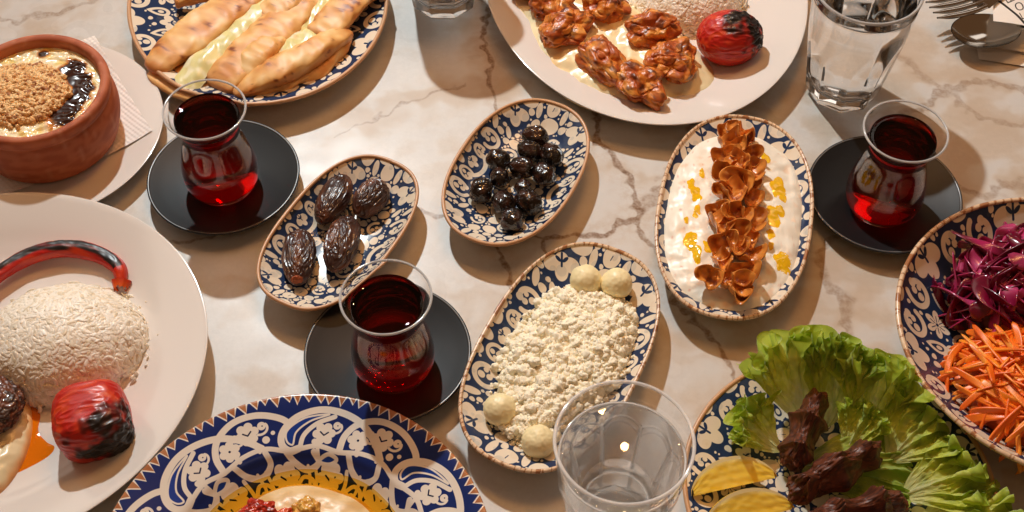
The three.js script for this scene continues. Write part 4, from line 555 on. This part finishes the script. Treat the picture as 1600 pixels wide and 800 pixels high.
// ---------- hummus on the blue plate ----------
{
  const O = [-12.71, 24.5];
  single('olive_oil', grid(120, 6, (u, v) => { const a = -u * 2 * PI, r = 6.95 * v * (1 + 0.02 * N(cos(a) * 2, sin(a) * 2)); return [cos(a) * r, 0, sin(a) * r]; }), std({ color: new THREE.Color().setRGB(0.88, 0.63, 0.14), roughness: 0, transmission: 1, thickness: 0, ior: 1.47 }), 'yellow olive oil pooled round the hummus in the blue plate', 'oil', [O[0], 1.32, O[1]]);
  const poly = []; for (let i = 0; i < 26; i++) { const a = i / 26 * 2 * PI, r = 6.05 * (1 + 0.03 * N(cos(a) * 2, sin(a) * 2, 8)); poly.push([O[0] + cos(a) * r, O[1] + sin(a) * r]); }
  const m = mound(poly, 0.8, 1.3, (v) => 0.55 * pow(max(0, 1 - pow(v, 6)), 0.7) + 0.45 * sm(0, 0.75, v) * pow(max(0, 1 - pow(v, 5)), 0.8), (x, z, v) => 0.09 * sin(v * 26 + 2 * N(x * 0.4, z * 0.4)) * (1 - v) + 0.1 * N(x * 0.9, z * 0.9, 4) + 0.035 * N(x * 3.2, z * 3.2, 6), 180, 80, (x, z, v) => mix(lin(232, 200, 148), lin(216, 174, 112), sm(-0.2, 0.4, N(x * 0.8, z * 0.8, 3))));
  single('hummus', m.geo, std({ color: 0xffffff, vertexColors: true, roughness: 0.42, clearcoat: 0.15, clearcoatRoughness: 0.25 }), 'round spread of beige hummus in the blue plate', 'hummus', [m.cx, m.y0, m.cz]);
  const bit = (s, rx, ry, rz, c1, c2) => [ico(24, (x, y, z) => { const k = 1 + 0.35 * N(x * 1.8 + s, y * 1.8, z * 1.8) + 0.1 * N(x * 5, y * 5 + s, z * 5); return [x * rx * k, y * ry * k, z * rz * k]; }, (x, y, z) => mix(c1, c2, sm(-0.2, 0.4, N(x * 3 + s, y * 3, z * 3)))), std({ color: 0xffffff, vertexColors: true, roughness: 0.3, clearcoat: 0.4, clearcoatRoughness: 0.2 })];
  single('pepper_piece', ...bit(2, 1.15, 0.8, 0.8, lin(196, 44, 16), lin(128, 20, 10)), 'dark red pepper piece on the hummus, left of the chickpea', 'pepper', [-15.2, 2.4, 21.1]);
  single('pepper_piece', ...bit(5, 0.9, 0.45, 0.5, lin(226, 92, 30), lin(190, 50, 16)), 'small orange pepper piece between the red piece and the chickpea', 'pepper', [-13.75, 2.3, 21.4], [0, 0.6, 0]);
  single('chickpea', ...bit(9, 0.8, 0.75, 0.8, lin(232, 178, 82), lin(214, 146, 56)), 'golden chickpea on the hummus at the bottom edge', 'chickpea', [-12.35, 2.5, 21.0]);
}

// ---------- salad plate: lettuce, kofte, lemon ----------
{
  const leafM = std({ color: 0xffffff, vertexColors: true, roughness: 0.9, transmission: 0.52, thickness: 0, specularIntensity: 0.8, clearcoat: 0.25, clearcoatRoughness: 0.3 });
  const leaf = (label, root, tip, W, seed, o = {}) => {
    const a = new THREE.Vector3(...root), b = new THREE.Vector3(...tip), d = b.clone().sub(a), L = d.length(), fwd = d.clone().normalize(), side = new THREE.Vector3().crossVectors(fwd, new THREE.Vector3(0, 1, 0)).normalize(), nrm = new THREE.Vector3().crossVectors(side, fwd).normalize();
    const bow = o.bow ?? 0.5, cup = o.cup ?? 0.35, A = (o.ruffle ?? 0.55) * 1.5, hue = o.hue ?? 0;
    const g = grid(220, 90, (u, v) => {
      const t = u * 2 - 1, s = v, ang = t * (o.fan ?? 1.15), edge = s, len = L * (1 + 0.1 * N(t * 2.5, seed) + 0.05 * N(t * 9, seed + 5) + 0.035 * N(t * 26, seed + 8) * sm(0.8, 1, s));
      const along = s * len * (0.35 + 0.65 * cos(ang * 0.8)), acr = W * 1.25 * sin(ang) * pow(s, 0.75);
      const e3 = pow(edge, 2.6), fr = e3 * A * (0.6 * sin(t * 9 + seed * 1.7 + 3 * N(t * 2, s * 2, seed)) + 0.7 * sin(t * 21 + seed + 4 * N(t * 3, s * 2, seed + 3)) + 0.6 * sin(t * 46 + 6 * N(t * 4, s * 2, seed + 6)) * pow(edge, 2) + 0.3 * N(t * 22, s * 10, seed + 12)), blister = 0.28 * N(t * 5, s * 6, seed + 2) * s + 0.16 * N(t * 12, s * 13, seed + 9) * s;
      const lat = e3 * A * (0.5 * cos(t * 19 + seed + 4 * N(t * 3, s * 2, seed + 3)) + 0.5 * cos(t * 46 + 6 * N(t * 4, s * 2, seed + 6)) * edge), up = bow * sin(s * PI * 0.9) * -1 + cup * t * t * W * s + fr + blister + (o.curl ?? 0.4) * e3 * -1;
      const rib = 0.14 * Math.exp(-pow(t * 9, 2)) * (1 - s), q = a.clone().addScaledVector(fwd, along + e3 * 0.3 * N(t * 8, seed + 4)).addScaledVector(side, acr + lat).addScaledVector(nrm, up + rib);
      return [q.x - root[0], q.y - root[1], q.z - root[2]];
    }, (u, v) => {
      const t = u * 2 - 1, vein = pow(1 - min(1, abs(N(t * 5, v * 6, seed)) * 5), 2) * (1 - v) * 0.8 + Math.exp(-pow(t * 7, 2)) * (1 - v), w = N(t * 4, v * 4, seed + 3);
      let c = mix(lin(238, 240, 164), lin(222, 230, 82), sm(0.1, 0.55, v)); c = mix(c, lin(184, 208, 56), sm(0.6, 1, v + w * 0.3) * 0.85); c = mix(c, lin(232, 236, 186), vein * 0.6); c = mix(c, lin(150, 176, 44), sm(0.05, 0.5, w) * 0.5); return mix(c, lin(84, 140, 34), hue);
    });
    single('lettuce_leaf', g, leafM, label, 'lettuce', root, [0, 0, 0], 'lettuce leaves on the salad plate');
  };
  leaf('tall upright lettuce leaf at the back left of the salad plate', [18.6, 1.3, 14.3], [17.6, 6.5, 11.0], 3.0, 1, { ruffle: 0.6, bow: 0.3, cup: 0.12 });
  leaf('upright lettuce leaf at the back of the salad plate, behind the topmost kofte', [20.0, 1.3, 14.6], [20.8, 6.0, 11.2], 2.2, 4, { ruffle: 0.5, bow: 0.2, hue: 0.25 });
  leaf('small frilly lettuce leaf at the left end, above the lemon', [16.9, 1.4, 16.4], [14.4, 3.9, 14.8], 1.7, 7, { ruffle: 0.45 });
  leaf('frilly lettuce leaf in the middle, nearest the meze dish side of the bowl', [21.9, 1.3, 15.6], [23.3, 5.6, 12.3], 2.4, 11, { ruffle: 0.6, bow: 0.3, cup: 0.15 });
  leaf('broad lettuce leaf touching the rim of the carrot bowl', [23.4, 1.6, 17.2], [25.9, 4.0, 15.1], 2.4, 15, { ruffle: 0.55, bow: -0.3, cup: 0.05, curl: 0.8 });
  leaf('pale lettuce leaf right of the lowest kofte', [23.8, 1.5, 19.6], [28.2, 3.6, 18.6], 2.4, 19, { ruffle: 0.6, bow: -0.4, cup: 0.05, curl: 0.9 });
  leaf('lettuce leaf at the bottom right corner of the salad plate', [24.4, 1.5, 21.6], [30.0, 3.2, 20.9], 2.8, 23, { ruffle: 0.6, bow: -0.4, cup: 0.05, curl: 0.9 });
  leaf('short pale lettuce leaf between the two upper kofte', [20.9, 1.3, 16.4], [22.2, 3.6, 14.4], 1.4, 27, { ruffle: 0.3, bow: 0.2 });
  leaf('flat lettuce leaf under the kofte in the middle of the plate', [17.8, 1.2, 17.4], [24.6, 1.9, 17.8], 3.0, 31, { ruffle: 0.25, bow: -0.2, cup: 0.03, curl: 0.1, hue: 0.35 });
  const km = std({ color: 0xffffff, vertexColors: true, roughness: 0.5, clearcoat: 0.12, clearcoatRoughness: 0.25 });
  const kofte = (label, a, b, y, s, tilt = 0) => {
    const L = Math.hypot(b[0] - a[0], b[1] - a[1]) / 2, g = ico(50, (x, y2, z) => {
      const ridge = pow(abs(sin(z * 5 + s + 0.8 * N(z * 2, s))), 0.9), top = sm(0.0, 0.85, y2), k = 1 + 0.18 * N(x * 1.7 + s, y2 * 1.7, z * 3.6) + 0.075 * N(x * 4, y2 * 4 + s, z * 10) + 0.022 * N(x * 10, y2 * 10, z * 25 + s);
      return [x * 1.3 * k * (1 - 0.34 * ridge * sm(0.25, 0.9, abs(x))) * (1 - 0.5 * top), (y2 * 1.05 + top * (1.0 - 0.85 * ridge)) * k, Math.sign(z) * pow(abs(z), 0.8) * L * k];
    }, (x, y2, z) => { const w = N(x * 4 + s, y2 * 4, z * 10), f = N(x * 12, y2 * 12, z * 30 + s); return mix(mix(lin(100, 50, 28), lin(64, 30, 18), sm(-0.2, 0.3, w)), lin(138, 70, 38), sm(0.2, 0.5, f) * 0.6); });
    const o = single('kofte', g, km, label, 'kofte', [(a[0] + b[0]) / 2, y, (a[1] + b[1]) / 2], [0, 0, 0], 'dark kofte on the salad plate'); o.rotation.order = 'YXZ'; o.rotation.set(tilt, Math.atan2(b[0] - a[0], b[1] - a[1]), 0);
  };
  kofte('dark brown kofte standing at the back against the lettuce', [19.3, 13.4], [17.0, 18.2], 2.9, 1, 0.22);
  kofte('dark brown ridged kofte lying across the middle of the plate', [22.6, 17.0], [16.6, 20.2], 2.9, 3);
  kofte('dark brown ridged kofte lying right of the lemon wedges', [23.6, 20.5], [17.4, 22.1], 3.0, 5);
  kofte('nearest kofte of the plate, below the one right of the lemon', [22.6, 22.6], [18.6, 24.4], 3.2, 8);
  const rind = std({ color: hex(238, 190, 40), roughness: 0.4 }), pith = std({ color: hex(246, 228, 168), roughness: 0.6 }), flesh = std({ color: 0xffffff, vertexColors: true, roughness: 0.18, clearcoat: 0.3, clearcoatRoughness: 0.15 });
  const lemon = (label, a, b, y, roll, s) => {
    const L = Math.hypot(b[0] - a[0], b[1] - a[1]) / 2, R = 1.85, F = 1.25, rad = (z) => R * pow(max(0, 1 - z * z), 0.62), t = thing('lemon_wedge', label, 'lemon', [(a[0] + b[0]) / 2, y, (a[1] + b[1]) / 2], 0, 'lemon wedges on the salad plate');
    const q = (z, r, f) => [z * L, r * rad(z) * sin(f) - 0.9, r * rad(z) * cos(f) - 0.9];
    part('rind', grid(16, 40, (u, v) => q(v * 2 - 1, 1, u * F), null), rind, t);
    for (const f of [0, F]) {
      part('flesh', grid(24, 50, (u, v) => { const p = q((v * 2 - 1) * 0.93, u * 0.88, f); return [p[0], p[1] + (f ? 1 : -1) * 0.04 * (1 + N(p[0] * 2, u * 4, s)), p[2]]; }, (u, v) => mix(mix(lin(254, 206, 40), lin(255, 228, 110), 0.5 + 0.5 * N(u * 5 + s, v * 9 + u * 6, s)), lin(250, 232, 150), sm(0.86, 1, u) * 0.8)), flesh, t);
      part('pith', grid(6, 50, (u, v) => { const p = q(v * 2 - 1, 0.84 + u * 0.16, f); return [p[0], p[1] + (f ? 0.02 : -0.02), p[2]]; }), pith, t);
    }
    t.rotation.order = 'YXZ'; t.rotation.set(roll, -Math.atan2(b[1] - a[1], b[0] - a[0]), 0);
  };
  lemon('upper lemon wedge beside the small lettuce leaf', [10.6, 18.7], [16.0, 17.4], 1.7, PI + 0.45, 1);
  lemon('middle lemon wedge with its point on the kofte', [11.1, 21.1], [16.7, 19.6], 2.0, PI + 0.5, 2);
  lemon('lowest lemon wedge, mostly below the bottom edge', [13.0, 23.2], [17.9, 22.0], 2.1, PI + 0.5, 3);
}

// ---------- shredded carrot and red cabbage ----------
{
  const R = rng(404), cM = std({ color: 0xffffff, vertexColors: true, roughness: 0.4, clearcoat: 0.12, clearcoatRoughness: 0.25 });
  const strip = (s, L, w, th, bend, wave, c1, c2) => grid(10, 26, (u, v) => {
    const z = (v - 0.5) * L, a = u * 2 * PI, tp = pow(max(0, 1 - pow(abs(2 * v - 1), 6)), 0.4), tw = wave * sin(v * 4 + s), x = cos(a), y = sin(a), ex = Math.sign(x) * pow(abs(x), 0.5) * w * tp * (1 + 0.15 * N(v * 5, s)), ey = Math.sign(y) * pow(abs(y), 0.5) * th * tp;
    return [ex * cos(tw) - ey * sin(tw) + bend * sin(v * 3 + s) * 0.5, ex * sin(tw) + ey * cos(tw) - bend * pow(2 * v - 1, 2) * 0.5, z];
  }, (u, v) => mix(c1, c2, sm(-0.3, 0.4, N(v * 4 + s * 3, cos(u * 6.28) * 0.5, s))));
  const cg = []; for (let i = 0; i < 8; i++) cg.push(strip(i, 3.4 + (i % 4) * 1.1, 0.15 + (i % 3) * 0.055, 0.09, 0.5 + 0.35 * (i % 3), 0.8, i % 2 ? lin(250, 150, 40) : lin(246, 124, 22), i % 3 ? lin(238, 104, 16) : lin(252, 170, 70)));
  let t = thing('shredded_carrot', 'heap of orange shredded carrot in the bowl at the right edge', 'carrot', [33.6, 1.9, 12.8]);
  part('carrot_bed', ico(20, (x, y, z) => [x * 4.6, max(y, -0.1) * 2.7, z * 4.1]), std({ color: hex(214, 92, 14), roughness: 0.5 }), t);
  const put = (name, g, m, parent, cx, cz, a, b, h, n, tilt, filt) => { for (let i = 0; i < n; i++) { let th, v, x, z; do { th = R() * 2 * PI; v = sqrt(R()) * 1.04; x = cos(th) * v * a; z = sin(th) * v * b; } while ((filt && !filt(x + cx, z + cz)) || Math.hypot(x + cx - 35.63, z + cz - 9.31) > 7.9); const rho = Math.hypot(x + cx - 35.63, z + cz - 9.31) / 10.85, y = max(h * sqrt(max(0.02, 1 - v * v)) + 0.05 + R() * 0.35, curve([[0, 1], [0.6, 1.4], [0.78, 2.5], [0.92, 3.8], [1, 4.6]])(rho + 0.12) - parent.position.y / CM + 0.2), p = part(name, g[i % g.length], m, parent); p.position.set(x * CM, y * CM, z * CM); const nn = new THREE.Vector3(x / (a * a), y / (h * h), z / (b * b)).normalize(); p.quaternion.setFromUnitVectors(new THREE.Vector3(0, 1, 0), nn).multiply(new THREE.Quaternion().setFromEuler(new THREE.Euler((R() - 0.5) * tilt, R() * 6.3, (R() - 0.5) * tilt))); p.scale.setScalar(0.8 + R() * 0.4); } };
  put('carrot_shred', cg, cM, t, 33.6, 12.8, 5.6, 4.9, 3.0, 270, 0.8, (x, z) => x < 37.5);
  const pg = []; for (let i = 0; i < 8; i++) pg.push(strip(i + 20, 3.4 + (i % 4) * 1.0, 0.3 + (i % 3) * 0.16, 0.07, 0.9 + 0.5 * (i % 3), 1.5, i % 3 ? lin(130, 14, 54) : lin(164, 30, 84), i % 2 ? lin(88, 6, 32) : lin(190, 66, 116)));
  t = thing('red_cabbage', 'heap of glossy shredded red cabbage behind the carrot in the bowl', 'cabbage', [34.4, 1.8, 4.8]);
  part('cabbage_bed', ico(20, (x, y, z) => [x * 5.0, max(y, -0.1) * 3.6, z * 4.4]), std({ color: hex(64, 6, 26), roughness: 0.4 }), t);
  put('cabbage_shred', pg, std({ color: 0xffffff, vertexColors: true, roughness: 0.22, clearcoat: 0.5, clearcoatRoughness: 0.12 }), t, 34.4, 4.8, 5.3, 4.6, 3.9, 130, 1.1, (x, z) => x < 38.5);
}

// ---------- cutlery in a paper band ----------
{
  const steel = std({ color: new THREE.Color().setRGB(0.62, 0.6, 0.57), metalness: 1, roughness: 0.13 }), paper = std({ color: hex(232, 224, 214), roughness: 0.85 });
  const quad = (q, y, sag = 0, uv) => grid(30, 30, (u, v) => [lerp(lerp(q[0][0], q[1][0], u), lerp(q[3][0], q[2][0], u), v), y + sag * (sin(u * PI) * 0.5 + 0.2 * N(u * 3, v * 3)), lerp(lerp(q[0][1], q[1][1], u), lerp(q[3][1], q[2][1], u), v)], null, uv);
  let t = thing('paper_place_mat', 'white folded paper lying under the spoon and fork', 'paper', [0, 0, 0]);
  part('paper_sheet', quad([[37.1, -19.5], [45.5, -17.5], [47, -27.5], [37.8, -28.5]], 0.12, 0.05), paper, t); part('paper_fold', quad([[38.0, -20.6], [46.2, -18.6], [47, -27.5], [38.8, -28]], 0.42, 0.08), paper, t);
  const dir = [0.955, -0.295], nr = [0.295, 0.955], at = (l, s) => [33.4 + dir[0] * l + nr[0] * s, -22.75 + dir[1] * l + nr[1] * s];
  t = thing('fork', 'steel fork with four tines pointing left at the top right', 'fork', [0, 0, 0]);
  [-0.95, -0.32, 0.32, 0.95].forEach((s, i) => { const P = [0, 0.9, 2.2, 3.6, 4.4].map((l) => { const p = at(l, s * (l > 3.6 ? 0.92 : 1)); return [p[0], 2.35 - 0.25 * sin(l * 0.7), p[1]]; }); part('tine', tube(P, (v) => 0.22 * (0.35 + 0.65 * sm(0, 0.3, v)), 12, 24), steel, t); });
  part('fork_shoulder', grid(20, 20, (u, v) => { const l = 3.7 + v * 2.6, w = curve([[0, 1.12], [0.35, 1.1], [0.7, 0.62], [1, 0.36]])(v), p = at(l, (u - 0.5) * 2 * w); return [p[0], 2.2 + 0.15 * pow(2 * u - 1, 2) - 0.1 * sin(v * 3), p[1]]; }), steel, t);
  part('handle', tube([6.2, 8.5, 12].map((l) => { const p = at(l, 0); return [p[0], 2.1, p[1]]; }), () => 0.34, 14, 16, { flat: () => 0.45 }), steel, t);
  t = thing('spoon', 'shiny steel spoon with its bowl facing up below the fork', 'spoon', [37.6, 0.75, -21.15], 0.12);
  part('spoon_bowl', grid(64, 16, (u, v) => { const a = u * 2 * PI, x = cos(a) * v * 2.75, z = -sin(a) * v * (1.85 - 0.14 * cos(a)); return [x, 1.0 * pow(v, 2.2) - 0.05, z]; }), steel, t);
  part('spoon_back', grid(64, 16, (u, v) => { const a = u * 2 * PI, x = cos(a) * v * 2.82, z = -sin(a) * v * (1.92 - 0.14 * cos(a)); return [x, 1.0 * pow(v, 2.2) - 0.2 + 0.13 * pow(v, 10), z]; }), steel, t);
  part('handle', tube([[2.6, 0.85, 0], [4.2, 1.25, -0.1], [7, 1.25, -0.3], [11, 1.1, -0.6]], (v) => 0.3 + 0.25 * v, 14, 24, { flat: () => 0.4 }), steel, t);
  const c = document.createElement('canvas'); c.width = 704; c.height = 496; const x = c.getContext('2d'), k = 8, X = (p) => (p - 1552) * k, Y = (p) => (p + 12) * k;  // printed band
  x.fillStyle = '#ece4da'; x.fillRect(0, 0, 704, 496); x.strokeStyle = '#2b211a'; x.lineWidth = 30; x.beginPath(); x.moveTo(X(1552), Y(-1)); x.lineTo(X(1604), Y(50)); x.stroke();
  const ch = (s, px, py, r, size) => { x.save(); x.translate(X(px), Y(py)); x.rotate(r); x.fillStyle = '#2b211a'; x.font = size + 'px sans-serif'; x.textAlign = 'center'; x.textBaseline = 'middle'; x.fillText(s, 0, 0); x.restore(); };
  ch('E', 1579, 5, -2.1, 170); ch('O', 1592, 17, -0.3, 170); ch('L', 1596, 34, -0.5, 130); ch('H', 1566, -7, -2.1, 150);
  single('cutlery_band', quad([[38.94, -25.2], [43.49, -25.2], [42.39, -20.61], [38.21, -21.84]], 2.0, 0.35, (p, u, v) => [u, 1 - v]), std({ map: canvasTex(c), roughness: 0.8 }), 'white paper band with a black bar and letters wrapped over the cutlery', 'paper band');
}

scene.traverse((o) => { if (o.isMesh) o.castShadow = o.receiveShadow = true; });
renderer.render(scene, camera);
